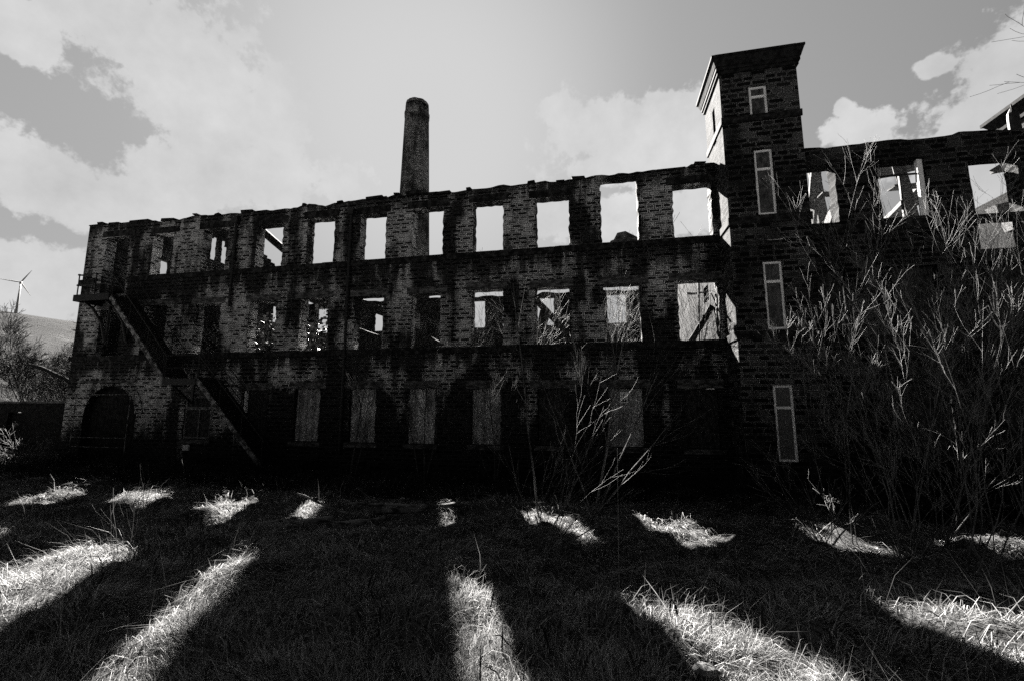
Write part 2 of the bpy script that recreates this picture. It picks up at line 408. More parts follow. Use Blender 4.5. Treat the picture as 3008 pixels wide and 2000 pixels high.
FY, TH = 15.5, .46
TOPW = [(-22.86,-21.44,7.45,10.25),(-20.10,-18.93,8.20,10.2),(-17.35,-16.05,8.20,10.2),(-14.52,-13.22,8.24,10.18),(-12.04,-10.76,8.24,10.24),(-9.58,-8.42,8.24,10.22),
        (-7.26,-5.98,8.26,10.24),(-4.74,-3.54,8.26,10.26),(-2.28,-1.03,8.26,10.22),(.14,1.45,8.26,10.72),(2.65,3.93,8.26,10.22)]
MIDW = [(-22.66,-21.38,4.62,6.75),(-20.16,-18.88,4.60,6.82),(-17.37,-16.04,4.60,6.78),(-14.60,-13.30,4.60,6.76),(-12.12,-10.84,4.62,6.77),(-9.66,-8.42,4.62,6.74),
        (-7.20,-6.00,4.62,6.72),(-4.76,-3.54,4.62,6.76),(-2.32,-1.07,4.62,6.72),(.15,1.41,4.64,6.70),(2.66,3.95,4.62,6.70)]
GRDW = [(-17.43,-16.05,1.00,2.80),(-14.53,-13.38,1.00,3.02),(-12.12,-10.98,1.00,3.06),(-9.68,-8.54,1.00,3.06),(-7.24,-6.12,1.00,3.05),(-4.72,-3.60,1.02,3.04),
        (-2.26,-1.14,1.04,3.02),(.19,1.36,1.04,3.02),(2.70,3.76,1.04,3.0)]
ARCH = (-21.40, 1.47, 2.02)     # centre, radius, springing height
def front_open(u, w):
    for L in (TOPW, MIDW, GRDW):
        for (a, b, c, d) in L:
            if a < u < b and c < w < d: return True
    if abs(u-ARCH[0]) < ARCH[1] and (w < ARCH[2] or (u-ARCH[0])**2+(w-ARCH[2])**2*1.35 < ARCH[1]**2) and w > -.2: return True
    return False
def front_top(u):
    z = 10.84
    if u < -21.2: return 10.93
    z += .16*(math.floor(vnoise(u*.9, 1, 11)*4)/4-.4) + .10*(vnoise(u*3.1, 2, 12)-.5)
    if 0.0 < u < 1.6: z = 10.86+.03*math.sin(u*9)
    if u > 3.3: z = 10.95-.03*(u-3.3)
    if 1.6 <= u <= 3.3: z = 10.86+.05*(vnoise(u*3, 4)-.5)
    return z
mill = empty('mill_building', (-10, FY, 0), 'long three storey ruined stone mill, roofless, with rows of empty window openings', 'building')
allw = TOPW+MIDW+GRDW
eu = sorted({v for a in allw for v in a[:2]} | {ARCH[0]-ARCH[1], ARCH[0]+ARCH[1]}); ew = sorted({v for a in allw for v in a[2:]})
def thin(c, m=.04):
    out = []
    for v in sorted(c):
        if not out or v-out[-1] > 1e-3: out.append(v)
    return out
w = grid_wall(thin(cuts(-24.0, 4.1, .17, eu)), thin(cuts(-.5, 10.8, .15, ew)), front_open, TH, lambda u, d, z: (u, FY+d, z), front_top, .03, 1)
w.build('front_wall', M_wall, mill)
# bands, lintels, sills
for (z0, z1, nm, pr) in ((8.00, 8.235, 'string_course', .07), (4.36, 4.595, 'string_course', .08)):
    b = MB(); x = -24.05
    while x < 4.0:
        if z0 > 7.5 and x > -21.4 and b.f and max(v[0] for v in b.v) < -22: b.build(nm, M_band, mill); b = MB()
        x2 = min(x+rnd.uniform(.7, 1.25), 4.08)
        if not (z0 > 7.5 and x < -21.3 and x2 > -23.0): b.box(x+.004, x2-.004, FY-pr+rnd.uniform(-.012, .012), FY-.002, z0+rnd.uniform(-.008, .008), z1+rnd.uniform(-.01, .01))
        x = x2
    b.build(nm, M_band, mill)
def lintels(L, hgt, mat, skip=()):
    for k, (a, b, c, d) in enumerate(L):
        if k in skip: continue
        m = MB(); m.box(a-.16-rnd.uniform(0, .12), b+.16+rnd.uniform(0, .12), FY-.022, FY-.003, d+.01, d+hgt, .006)
        m.build('lintel', mat, mill)
lintels(TOPW, .30, M_band, (9,)); lintels(MIDW, .27, M_lintel); lintels(GRDW, .30, M_lintel)
for k, (a, b, c, d) in enumerate(GRDW):
    m = MB(); m.box(a-.12, b+.12, FY-.08, FY-.003, c-.17, c-.008, .006); m.build('window_sill', M_lintel, mill)
# ragged coping stones along the wall head
for k in range(46):
    x = -24.0+k*.61+rnd.uniform(-.1, .1)
    if x > 3.6: break
    if x > -21.4 and rnd.random() < .55: continue
    if -.2 < x < 1.6: continue
    m = MB(); L = rnd.choice((.18, .3, .45, .7, .95))*rnd.uniform(.8, 1.2); z = front_top(x+L/2)
    m.box(x, x+L, FY-.10+rnd.uniform(-.06, .06), FY+TH*.8, z-.04, z+.03+rnd.uniform(-.025, .035), .03); m.build('coping_stone', M_band, mill)
pt = MB()  # unseen screen added behind a pier to break up the sun patch
for k in range(6): pt.box(-1.16+.06*(k % 3), (-.35, -.05, -.6, -.15, -.75, -.3)[k], 18.4, 18.6, 3.6+k*.85+.003, 3.6+(k+1)*.85, .02)
pt.build('sunblock_screen', M_inner, mill)
# unseen slab added behind the front wall to cut sun through mid windows
fl = MB(); x = -23.7
while x < 3.9:
    x2 = min(x+rnd.uniform(.35, .8), 3.98); dep = 1.9+.9*vnoise(x*.5, 3, 77)+rnd.uniform(-.25, .25)+(.8 if x < -19 else 0)+(.4 if -2.5 < x < 1.8 else 0)-(1.3 if x > 2.2 else 0)
    fl.box(x+.004, x2-.004, FY+TH+.01, FY+TH+dep, 7.74+rnd.uniform(-.03, .03), 7.93+rnd.uniform(-.02, .02), .01); x = x2
fl.build('sunblock_slab', M_timber, mill)
# boarded ground-floor openings, with dark sheets as painted shade in the open ones
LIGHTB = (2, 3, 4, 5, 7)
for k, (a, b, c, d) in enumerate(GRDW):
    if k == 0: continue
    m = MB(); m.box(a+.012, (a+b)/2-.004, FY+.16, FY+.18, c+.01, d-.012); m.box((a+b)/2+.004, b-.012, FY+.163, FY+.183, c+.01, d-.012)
    o = m.build('window_board_or_shade', M_board if k in LIGHTB else M_darkfill, mill)
    o['label'] = 'pale weathered window board' if k in LIGHTB else 'dark sheet standing in for shade in an open window'
# small window with pale frame beside the arch
fr = MB(); a, b, c, d = GRDW[0]
fr.box(a+.01, a+.09, FY+.05, FY+.13, c+.02, d-.02); fr.box(b-.09, b-.01, FY+.05, FY+.13, c+.02, d-.02)
fr.box(a+.09, b-.09, FY+.05, FY+.13, 2.22, 2.34); fr.box(a+.09, b-.09, FY+.05, FY+.13, c+.02, c+.10); fr.box(a+.09, b-.09, FY+.05, FY+.13, d-.1, d-.02)
fr.box(-16.72, -16.66, FY+.06, FY+.12, c+.1, 2.22)
fo = fr.build('window_frame', M_grey_timber, mill)
for (x0, x1, z0, z1) in ((a+.09, -16.72, c+.1, 2.22), (-16.66, b-.09, c+.1, 2.22), (a+.09, b-.09, 2.34, d-.1)):
    m = MB(); m.box(x0, x1, FY+.085, FY+.095, z0, z1); p = m.build('window_pane', M_darkfill, fo); p.matrix_parent_inverse = Matrix.Identity(4)
m = MB(); m.box(-14.50, -14.42, FY+.02, FY+.14, 2.1, 3.0); m.build('window_frame', M_paint, mill)
# cart arch: voussoirs, dark doors, hood mould
ar = MB(); n = 19
for i in range(n):
    t0, t1 = math.pi*i/n+.006, math.pi*(i+1)/n-.006
    def ap(t, r): return (ARCH[0]-math.cos(t)*r, ARCH[2]+math.sin(t)*r/math.sqrt(1.35))
    y0, y1 = FY-.03+rnd.uniform(-.01, .01), FY+.3
    q = [ap(t0, 1.42), ap(t1, 1.42), ap(t1, 1.80), ap(t0, 1.80)]
    c8 = [(q[0][0], y0, q[0][1]), (q[1][0], y0, q[1][1]), (q[1][0], y1, q[1][1]), (q[0][0], y1, q[0][1]),
          (q[3][0], y0, q[3][1]), (q[2][0], y0, q[2][1]), (q[2][0], y1, q[2][1]), (q[3][0], y1, q[3][1])]
    ar.hexa(c8)
ar.build('arch_ring', M_wall, mill)
m = MB(); m.box(-23.2, -20.1, FY-.09, FY-.003, 3.40, 3.50, .02); m.build('hood_mould', M_lintel, mill)
m = MB(); m.box(ARCH[0]-1.45, ARCH[0]+1.45, FY+.30, FY+.34, -.1, 3.25)
for i in range(14): m.box(ARCH[0]-1.44+i*.205, ARCH[0]-1.25+i*.205, FY+.285, FY+.299, -.1, 3.2)
m.build('arch_door', M_timber, mill)
# rails fixed in front of the arch
rf = empty('guard_railing', (-21.4, FY-.35, 0), 'thin iron guard railing standing across the front of the arched doorway', 'railing')
for x in (-22.95, -19.95):
    m = MB(); m.tube([(x, FY-.3, -.1), (x, FY-.3, 2.88)], .022, 5); m.build('post', M_rust, rf)
for z in (.62, 1.02, 2.87):
    m = MB(); m.tube([(-22.95, FY-.3, z), (-21.4, FY-.3, z-.01), (-19.95, FY-.3, z)], .014, 5); m.build('rail', M_rust, rf)
# gable, back wall, cross wall of the mill
def gable_top(y): return 14.35-abs(y-23.2)*.485+.10*(vnoise(y*2.2, 3, 8)-.5)
def gable_open(y, z):
    if 18.46 < y < 19.2 and 9.2 < z < 10.25: return True
    cy = 22.25
    if 11.28 < z and abs(y-cy) < .68 and (z < 12.2 or (y-cy)**2+(z-12.2)**2 < .68**2) and not 22.13 < y < 22.38: return True
    if 27.2 < y < 28.3 and 8.2 < z < 9.6: return True
    if 19.6 < y < 20.8 and 4.7 < z < 6.4: return True
    if 24.6 < y < 25.8 and 4.7 < z < 6.6: return True
    return False
gw = grid_wall(thin(cuts(FY+TH+.004, 31.0, .2, [18.46, 19.2, 21.57, 22.93, 22.13, 22.38])), thin(cuts(-.5, 10.6, .2, [9.2, 10.25]) + list(np.arange(10.75, 14.5, .17))),
               lambda y, z: gable_open(y, z) or z > gable_top(y), .25, lambda u, d, z: (-23.75+d, u, z), None, .03, 3)
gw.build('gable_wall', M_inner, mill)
BY = 31.0
BKW = [(e-1.26, e, 8.02, 10.1) for e in (1.79, -.74, -3.27, -5.9, -8.45, -10.9, -13.67, -16.44, -19.0, -21.6)]
BKM = [(a, b, 4.6, 6.7) for (a, b, c, d) in BKW]
def back_open(u, w):
    return any(a < u < b and c < w < d for (a, b, c, d) in BKW+BKM)
def back_top(u): return 10.36+.26*(math.floor(vnoise(u*.55, 2, 21)*5)/5-.4)+.18*(vnoise(u*2.4, 3, 22)-.5)
bk = grid_wall(thin(cuts(-23.496, 4.0, .2, sorted({v for a in BKW for v in a[:2]}))), thin(cuts(-.5, 10.5, .2, [4.6, 6.7, 8.02, 10.1])), back_open, .5, lambda u, d, z: (u, BY+d, z), back_top, .035, 5)
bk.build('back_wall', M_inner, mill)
def cross_top(y): return 7.7+.28*(y-16)+.5*(vnoise(y*.9, 1, 31)-.5)+.3*(vnoise(y*2, 1, 32)-.5)
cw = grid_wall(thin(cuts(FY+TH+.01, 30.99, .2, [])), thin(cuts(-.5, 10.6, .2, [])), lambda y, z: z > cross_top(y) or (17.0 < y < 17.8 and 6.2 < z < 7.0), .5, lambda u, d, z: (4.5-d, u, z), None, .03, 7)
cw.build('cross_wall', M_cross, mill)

# ---------------------------------------------------------------- downpipes on the mill
pipe_labels = {-15.55: 'black cast iron downpipe left of the fifth upper window gap, near the fire escape', -9.95: 'tall black downpipe in the middle of the long mill wall', -.55: 'black downpipe on the pier near the fallen lump in the upper window'}
for (x, z0, z1) in ((-15.55, 6.6, 10.3), (-9.95, .6, 10.2)):
    e = empty('drain_pipe', (x, FY-.09, z0), pipe_labels[x], 'drain pipe', 'downpipes on the mill wall')
    m = MB(); m.tube([(x, FY-.09, z0), (x, FY-.09, (z0+z1)/2), (x, FY-.09, z1)], .055, 8); m.build('pipe', M_iron, e)
    m = MB(); m.hexa([(x-.09, FY-.18, z1), (x+.09, FY-.18, z1), (x+.09, FY-.004, z1), (x-.09, FY-.004, z1), (x-.15, FY-.24, z1+.25), (x+.15, FY-.24, z1+.25), (x+.15, FY-.004, z1+.25), (x-.15, FY-.004, z1+.25)])
    m.build('hopper', M_iron, e)
    for zz in np.arange(z0+.5, z1-.2, 1.6):
        m = MB(); m.box(x-.1, x+.1, FY-.155, FY-.003, zz, zz+.06); m.build('clip', M_iron, e)

# ---------------------------------------------------------------- fire escape
fe = empty('fire_escape', (-18, 14.9, 0), 'iron fire escape stair with landing platform on the left end of the mill', 'fire escape')
m = MB(); m.box(-22.4, -20.5, 14.28, 15.40, 7.06, 7.12)
for x in np.arange(-22.3, -20.5, .45): m.box(x, x+.05, 14.30, 15.38, 6.98, 7.055)
m.box(-22.4, -20.5, 14.24, 14.279, 6.86, 7.14)
m.box(-22.44, -22.401, 14.24, 15.40, 6.86, 7.14); m.build('platform', M_iron, fe)
for x in (-22.0, -20.8):
    m = MB(); m.tube([(x, 14.4, 6.86), (x, 14.75, 6.62), (x, 15.15, 6.05), (x, 15.38, 5.2)], [.05, .05, .06, .06], 6)
    m.tube([(x, 15.42, 5.1), (x, 15.42, 6.9)], .05, 6); m.tube([(x, 14.75, 6.64), (x, 14.85, 6.84)], .03, 5); m.build('bracket', M_iron, fe)
rl = MB()
for (p, q) in (((-22.36, 14.32, 8.05), (-20.5, 14.32, 8.05)), ((-22.36, 14.32, 7.58), (-20.5, 14.32, 7.58)), ((-22.36, 14.32, 8.05), (-22.36, 15.4, 8.05)), ((-22.36, 14.32, 7.58), (-22.36, 15.4, 7.58))): rl.tube([p, q], .02, 5)
for x in (-22.36, -21.4, -20.5):
    rl.tube([(x, 14.32, 7.1), (x, 14.32, 8.05)], .024, 5)
    for z in (7.58, 8.05): rl.box(x-.04, x+.04, 14.28, 14.36, z-.035, z+.035)
rl.tube([(-22.36, 15.38, 7.1), (-22.36, 15.38, 8.05)], .024, 5)
rl.build('handrail', M_iron, fe)
def flight(x0, z0, x1, z1, nst):
    d = Vector((x1-x0, 0, z1-z0)).normalized(); nrm = Vector((-d.z, 0, d.x)); nrm = nrm if nrm.z > 0 else -nrm
    for (y, mat) in ((14.30, M_rust), (15.34, M_iron)):
        m = MB(); m.bar((x0, y, z0-.04), (x1, y, z1-.04), .05, .17, up=(0, 0, 1)); m.build('stringer', mat, fe)
    for i in range(nst):
        t = (i+.5)/nst; x = x0+(x1-x0)*t; z = z0+(z1-z0)*t
        m = MB(); m.box(x-.13, x+.13, 14.33, 15.31, z-.02, z+.015); m.box(x-.125, x-.115, 14.33, 15.31, z+.016, z+.2); m.build('tread', M_iron, fe)
    for y in (14.30, 15.34):
        m = MB(); up = Vector((0, 0, .95))
        m.tube([Vector((x0, y, z0))+up, Vector((x1, y, z1))+up], .02, 5)
        for t in (.02, .35, .68, .98):
            p = Vector((x0+(x1-x0)*t, y, z0+(z1-z0)*t)); m.tube([p, p+up], .018, 5)
        if y > 15:
            for k in (.3, .6): m.tube([Vector((x0, y, z0+k)), Vector((x1, y, z1+k))], .014, 4)
        m.build('handrail', M_iron, fe)
flight(-20.45, 7.0, -17.2, 3.45, 16)
flight(-15.62, 3.45, -12.35, .15, 15)
m = MB(); m.box(-17.2, -15.62, 14.28, 15.40, 3.38, 3.45); m.box(-17.2, -15.62, 14.24, 14.279, 3.22, 3.47)
for x in (-17.0, -15.8): m.bar((x, 14.35, 3.35), (x, 15.42, 2.5), .06, .06); m.box(x-.04, x+.04, 15.42, 15.48, 2.4, 3.4)
m.build('landing', M_iron, fe)
m = MB()
for z in (3.9, 4.4): m.tube([(-17.2, 14.31, z), (-15.62, 14.31, z)], .018, 5)
for x in (-17.2, -15.62): m.tube([(x, 14.31, 3.4), (x, 14.31, 4.42)], .02, 5)
m.build('handrail', M_iron, fe)
lamp = MB(); lamp.box(-17.25, -16.95, FY-.06, FY-.004, .55, .78); lamp.box(-17.22, -16.98, FY-.075, FY-.061, .60, .74)
tag(lamp.build('meter_box', M_paint), 'small pale box fixed low on the wall under the framed window', 'box')

# ---------------------------------------------------------------- warning sign on the board
sg = empty('warning_sign', (.74, FY+.15, 2.71), 'small white prohibition sign with a crossed out walking figure on a pale window board', 'sign')
m = MB(); m.box(.615, .865, FY+.145, FY+.157, 2.52, 2.90); m.build('sign_plate', M_white, sg)
ring = MB(); cx0, cz0 = .74, 2.765
for i in range(28):
    t0, t1 = 2*math.pi*i/28, 2*math.pi*(i+1)/28
    P = lambda t, r: (cx0+math.cos(t)*r, FY+.141, cz0+math.sin(t)*r)
    ring.face([P(t0, .080), P(t1, .080), P(t1, .090), P(t0, .090)])
s0 = math.radians(135)
dx, dz = math.cos(s0), math.sin(s0)
ring.face([(cx0+dx*.08-dz*.006, FY+.1405, cz0+dz*.08+dx*.006), (cx0+dx*.08+dz*.006, FY+.1405, cz0+dz*.08-dx*.006), (cx0-dx*.08+dz*.006, FY+.1405, cz0-dz*.08-dx*.006), (cx0-dx*.08-dz*.006, FY+.1405, cz0-dz*.08+dx*.006)])
ring.build('prohibition_ring', M_black, sg)
fg = MB(); yy = FY+.142
for i in range(10):
    t0, t1 = 2*math.pi*i/10, 2*math.pi*(i+1)/10
    fg.face([(cx0, yy, cz0+.052), (cx0+.013*math.cos(t0), yy, cz0+.052+.013*math.sin(t0)), (cx0+.013*math.cos(t1), yy, cz0+.052+.013*math.sin(t1))])
fg.face([(cx0-.017, yy, cz0-.012), (cx0+.015, yy, cz0-.012), (cx0+.018, yy, cz0+.034), (cx0-.014, yy, cz0+.036)])
fg.face([(cx0-.013, yy, cz0-.012), (cx0-.034, yy, cz0-.062), (cx0-.02, yy, cz0-.062), (cx0+.002, yy, cz0-.013)])
fg.face([(cx0+.0, yy, cz0-.013), (cx0+.022, yy, cz0-.062), (cx0+.036, yy, cz0-.058), (cx0+.014, yy, cz0-.012)])
fg.face([(cx0+.014, yy, cz0+.03), (cx0+.045, yy, cz0-.002), (cx0+.038, yy, cz0-.01), (cx0+.012, yy, cz0+.014)])
fg.build('walking_figure', M_black, sg)
m = MB(); m.face([(.645, FY+.1425, 2.56), (.835, FY+.1425, 2.56), (.835, FY+.1425, 2.645), (.645, FY+.1425, 2.645)]); m.build('text_panel', M_black, sg)
tcv = bpy.data.curves.new('sign_text', 'FONT'); tcv.body = 'No access'; tcv.size = .040; tcv.align_x = 'CENTER'; tcv.align_y = 'CENTER'
to = bpy.data.objects.new('sign_text', tcv); COL.objects.link(to); to.location = (.74, FY+.1405, 2.612); to.rotation_euler = (math.pi/2, 0, 0); tcv.materials.append(M_white)
me_t = bpy.data.meshes.new_from_object(to.evaluated_get(bpy.context.evaluated_depsgraph_get())); loc_t, rot_t = to.location.copy(), to.rotation_euler.copy(); bpy.data.objects.remove(to)
to = bpy.data.objects.new('sign_text', me_t); COL.objects.link(to); to.location = loc_t; to.rotation_euler = rot_t
to.parent = sg; to.matrix_parent_inverse = Matrix.Translation(sg.location).inverted()

# ---------------------------------------------------------------- stair tower
TX0, TX1, TY0, TY1, TZ = 4.1, 6.42, 14.25, 16.25, 13.3
tower = empty('stair_tower', ((TX0+TX1)/2, TY0, 0), 'tall square stone stair tower with overhanging flat cornice and white framed windows', 'tower')
TW = [(4.97, 5.51, 11.58, 12.76), (4.97, 5.51, 8.36, 10.54), (4.97, 5.51, 4.72, 6.84), (4.97, 5.51, .84, 3.06)]
def tw_open(u, w_): return any(a < u < b and c < w_ < d for (a, b, c, d) in TW)
w = grid_wall(thin(cuts(TX0, TX1, .22, [4.97, 5.51])), thin(cuts(-.5, TZ, .22, [v for a in TW for v in a[2:]])), tw_open, .3, lambda u, d, z: (u, TY0+d, z), None, .012, 41)
w.build('front_wall', M_tower, tower)
def ts_open(y, z): return (15.0 < y < 15.3 and 11.4 < z < 12.7)
w = grid_wall(thin(cuts(TY0+.304, TY1, .22, [15.0, 15.3])), thin(cuts(-.5, TZ, .22, [11.4, 12.7])), ts_open, .3, lambda u, d, z: (TX0+d, u, z), None, .0, 42)
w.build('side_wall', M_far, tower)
w = grid_wall(thin(cuts(TY0+.304, TY1, .3, [])), thin(cuts(-.5, TZ, .3, [])), lambda u, w_: False, .3, lambda u, d, z: (TX1-d, u, z), None, .0, 43)
w.build('side_wall', M_tower, tower)
m = MB(); m.box(TX0+.304, TX1-.304, TY1-.3, TY1-.002, -.5, TZ-.002); m.build('back_wall', M_tower, tower)
for (z0, z1) in ((11.52, 11.74), (8.08, 8.32), (4.44, 4.68)):
    m = MB(); m.box(TX0-.035, TX1+.035, TY0-.05, TY0-.002, z0, z1, .004)
    m2 = MB(); m2.box(TX0-.04, TX0-.002, TY0+.003, TY1, z0+.003, z1-.003, .003); m2.build('string_course', M_band, tower)
    m.build('string_course', M_band, tower)
m = MB(); m.box(TX0-.06, TX1+.06, TY0-.06, TY1+.06, TZ+.002, TZ+.12); m.box(TX0-.10, TX1+.10, TY0-.10, TY1+.10, TZ+.123, TZ+.24)
m.hexa([(TX0-.12, TY0-.12, TZ+.243), (TX1+.12, TY0-.12, TZ+.243), (TX1+.12, TY1+.12, TZ+.243), (TX0-.12, TY1+.12, TZ+.243),
        (TX0-.22, TY0-.22, TZ+.50), (TX1+.20, TY0-.22, TZ+.50), (TX1+.20, TY1+.22, TZ+.50), (TX0-.22, TY1+.22, TZ+.50)])
m.box(TX0-.24, TX1+.215, TY0-.24, TY1+.24, TZ+.503, TZ+.59, .012); m.box(TX0-.1, TX1+.03, TY0-.06, TY1+.1, TZ+.603, TZ+.74)
m.build('cornice', M_timber, tower)
for (a, b, c, d) in TW:
    m = MB(); m.box(a-.2, b+.22, TY0-.012, TY0-.002, d+.01, d+.24, .003); m.build('lintel', M_tower, tower)
    ft, tz = .072, c+(d-c)*.70
    f = MB(); y0, y1 = TY0+.05, TY0+.12
    f.box(a+.005, a+ft, y0, y1, c+.01, d-.005, .004); f.box(b-ft, b-.005, y0, y1, c+.01, d-.005, .004)
    f.box(a+ft+.001, b-ft-.001, y0, y1, d-ft, d-.005, .003); f.box(a+ft+.001, b-ft-.001, y0, y1, c+.01, c+ft, .003); f.box(a+ft+.001, b-ft-.001, y0-.01, y1, tz-.04, tz+.04, .003)
    fo = f.build('window', M_paint, tower)
    for (z0, z1) in ((c+ft, tz-.04), (tz+.04, d-ft)):
        m = MB(); m.box(a+ft, b-ft, y0+.03, y0+.04, z0, z1); p = m.build('pane', M_pane, fo)
        p.matrix_parent_inverse = fo.matrix_world.inverted()

# ---------------------------------------------------------------- right wing
wing = empty('mill_wing', (10, FY, 0), 'dark roofless mill wing right of the stair tower, partly hidden by bare saplings', 'building')
WW = [(6.55, 7.81, 8.40, 10.42), (9.05, 10.38, 8.42, 10.36), (11.55, 12.80, 7.2, 10.15), (14.0, 15.3, 8.4, 10.3),
      (6.60, 7.80, 4.7, 6.8), (9.08, 10.36, 4.7, 6.8), (11.55, 12.80, 4.7, 6.7), (14.0, 15.3, 4.7, 6.8), (9.08, 10.36, 1.0, 3.0), (11.55, 12.8, 1.0, 3.0)]
def wing_top(u): return 11.04+.05*(math.floor(u*.8) % 2)+.06*(vnoise(u*2, 1, 52)-.5)
w = grid_wall(thin(cuts(6.43, 17.0, .2, sorted({v for a in WW for v in a[:2]}))), thin(cuts(-.5, 10.95, .2, sorted({v for a in WW for v in a[2:]}))),
              lambda u, z: any(a < u < b and c < z < d for (a, b, c, d) in WW), TH, lambda u, d, z: (u, FY+d, z), wing_top, .02, 51)
w.build('front_wall', M_wing, wing)
for (z0, z1) in ((8.0, 8.3), (4.36, 4.6)):
    m = MB(); m.box(6.44, 17, FY-.07, FY-.002, z0, z1, .004); m.build('string_course', M_band, wing)
for (a, b, c, d) in WW[:8]:
    m = MB(); m.box(a-.2, b+.2, FY-.02, FY-.002, d+.01, d+.28, .004); m.build('lintel', M_wing, wing)
for (a, b, c, d) in WW[4:]:
    m = MB(); m.box(a+.01, b-.01, FY+.2, FY+.22, c+.01, d-.01); m.build('window_board_or_shade', M_darkfill, wing)  # dark sheets as painted shade inside the open wing windows
m = MB(); m.box(10.20, 10.36, FY+.05, FY+.16, 8.43, 10.34, .01); m.build('window_frame', M_paint, wing)
m = MB(); m.box(9.06, 10.19, FY+.08, FY+.13, 9.86, 9.91); m.box(9.68, 9.72, FY+.07, FY+.14, 8.43, 9.855); m.build('window_frame', M_iron, wing)
w = grid_wall(thin(cuts(4.6, 17.0, .25, [])), thin(cuts(-.5, 9.2, .25, [])), lambda u, z: (10.6 < u < 11.6 and 7.6 < z < 9.0), .5, lambda u, d, z: (u, 27+d, z), lambda u: 9.4+.7*(vnoise(u*.7, 2, 61)-.5), .03, 61)
w.build('back_wall', M_inner, wing)
w = grid_wall(thin(cuts(FY+TH+.01, 26.99, .25, [])), thin(cuts(-.5, 10.5, .25, [])), lambda y, z: 18 < y < 19.3 and 8 < z < 9.8, .5, lambda u, d, z: (16.9-d, u, z), lambda u: 11.0, .02, 62)
w.build('cross_wall', M_cross, wing)
ho = MB(); ho.hexa([(6.85, 14.75, 4.75), (7.55, 14.75, 4.75), (7.55, 15.48, 4.75), (6.85, 15.48, 4.75), (6.85, 14.75, 4.86), (7.55, 14.75, 4.86), (7.55, 15.48, 5.32), (6.85, 15.48, 5.32)])
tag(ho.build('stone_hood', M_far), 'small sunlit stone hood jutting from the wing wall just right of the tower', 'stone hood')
vt = empty('roof_ventilator', (13.12, 15.75, 11.0), 'dark rounded ventilator standing on the wall head at the far right', 'ventilator')
m = MB(); m.tube([(13.12, 15.75, 10.95), (13.12, 15.75, 11.45), (13.12, 15.75, 11.7), (13.12, 15.75, 11.86)], [.15, .15, .13, .05], 10); m.build('cowl', M_iron, vt)
m = MB(); m.tube([(13.12, 15.75, 11.84), (13.12, 15.75, 12.0)], .02, 5); m.build('spike', M_iron, vt)

# ---------------------------------------------------------------- far right tower
ft_ = empty('corner_tower', (19, 20, 0), 'second stone tower behind the right wing, sunlit side and heavy cornice', 'tower')
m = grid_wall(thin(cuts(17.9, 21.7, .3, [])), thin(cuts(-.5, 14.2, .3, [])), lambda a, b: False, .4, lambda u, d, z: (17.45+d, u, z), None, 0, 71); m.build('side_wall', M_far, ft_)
m = MB(); m.box(17.853, 21.0, 18.0, 21.6, -.5, 14.195); m.build('core_wall', M_tower, ft_)
m = MB(); m.box(17.33, 21.1, 17.8, 21.8, 14.2, 14.42); m.hexa([(17.33, 17.8, 14.423), (21.1, 17.8, 14.423), (21.1, 21.8, 14.423), (17.33, 21.8, 14.423), (17.12, 17.6, 14.75), (21.3, 17.6, 14.75), (21.3, 22.0, 14.75), (17.12, 22.0, 14.75)])
m.box(17.08, 21.35, 17.5, 22.05, 14.753, 14.90); m.box(17.4, 21.0, 17.8, 21.75, 14.903, 15.05); m.build('cornice', M_timber, ft_)
m = MB(); m.box(17.38, 17.448, 17.85, 21.75, 13.45, 13.65); m.build('string_course', M_band, ft_)

# ---------------------------------------------------------------- chimney
ch = empty('mill_chimney', (-15.85, 34.0, 0), 'tall round tapering brick mill chimney rising behind the ruined mill', 'chimney')
sh = MB(); NS = 40; zs = list(np.arange(-.5, 29.2, .8))+[28.8]
def crad(z): return 1.86-.0278*z if z < 29.5 else 1.02
base = 0
for z in zs:
    for k in range(NS+1):
        t = 2*math.pi*k/NS; r = crad(z); sh.v.append((-15.85+math.cos(t)*r, 34+math.sin(t)*r, z))
for j in range(len(zs)-1):
    for k in range(NS):
        a = j*(NS+1)+k; sh.f.append((a, a+1, a+NS+2, a+NS+1))
        u0, u1 = k/NS*7.8, (k+1)/NS*7.8; sh.uv += [(u0, zs[j]), (u1, zs[j]), (u1, zs[j+1]), (u0, zs[j+1])]
sh.build('shaft', M_brick, ch, True)
cp = MB()
prof = [(27.95, 1.03), (28.0, 1.11), (28.42, 1.13), (28.47, 1.05), (29.4, 1.03), (29.4, .80), (27.8, .78)]
for (z, r) in prof:
    for k in range(NS+1):
        t = 2*math.pi*k/NS; rr = r; zz = z+(.07*(hash2(k, 3)-.5) if z == 29.4 else 0); cp.v.append((-15.85+math.cos(t)*rr, 34+math.sin(t)*rr, zz))
for j in range(len(prof)-1):
    for k in range(NS):
        a = j*(NS+1)+k; cp.f.append((a, a+1, a+NS+2, a+NS+1)); u0, u1 = k/NS*6.6, (k+1)/NS*6.6
        cp.uv += [(u0, prof[j][0]), (u1, prof[j][0]), (u1, prof[j+1][0]+.02*j), (u0, prof[j+1][0]+.02*j)]
cp.build('chimney_cap', M_brick, ch)

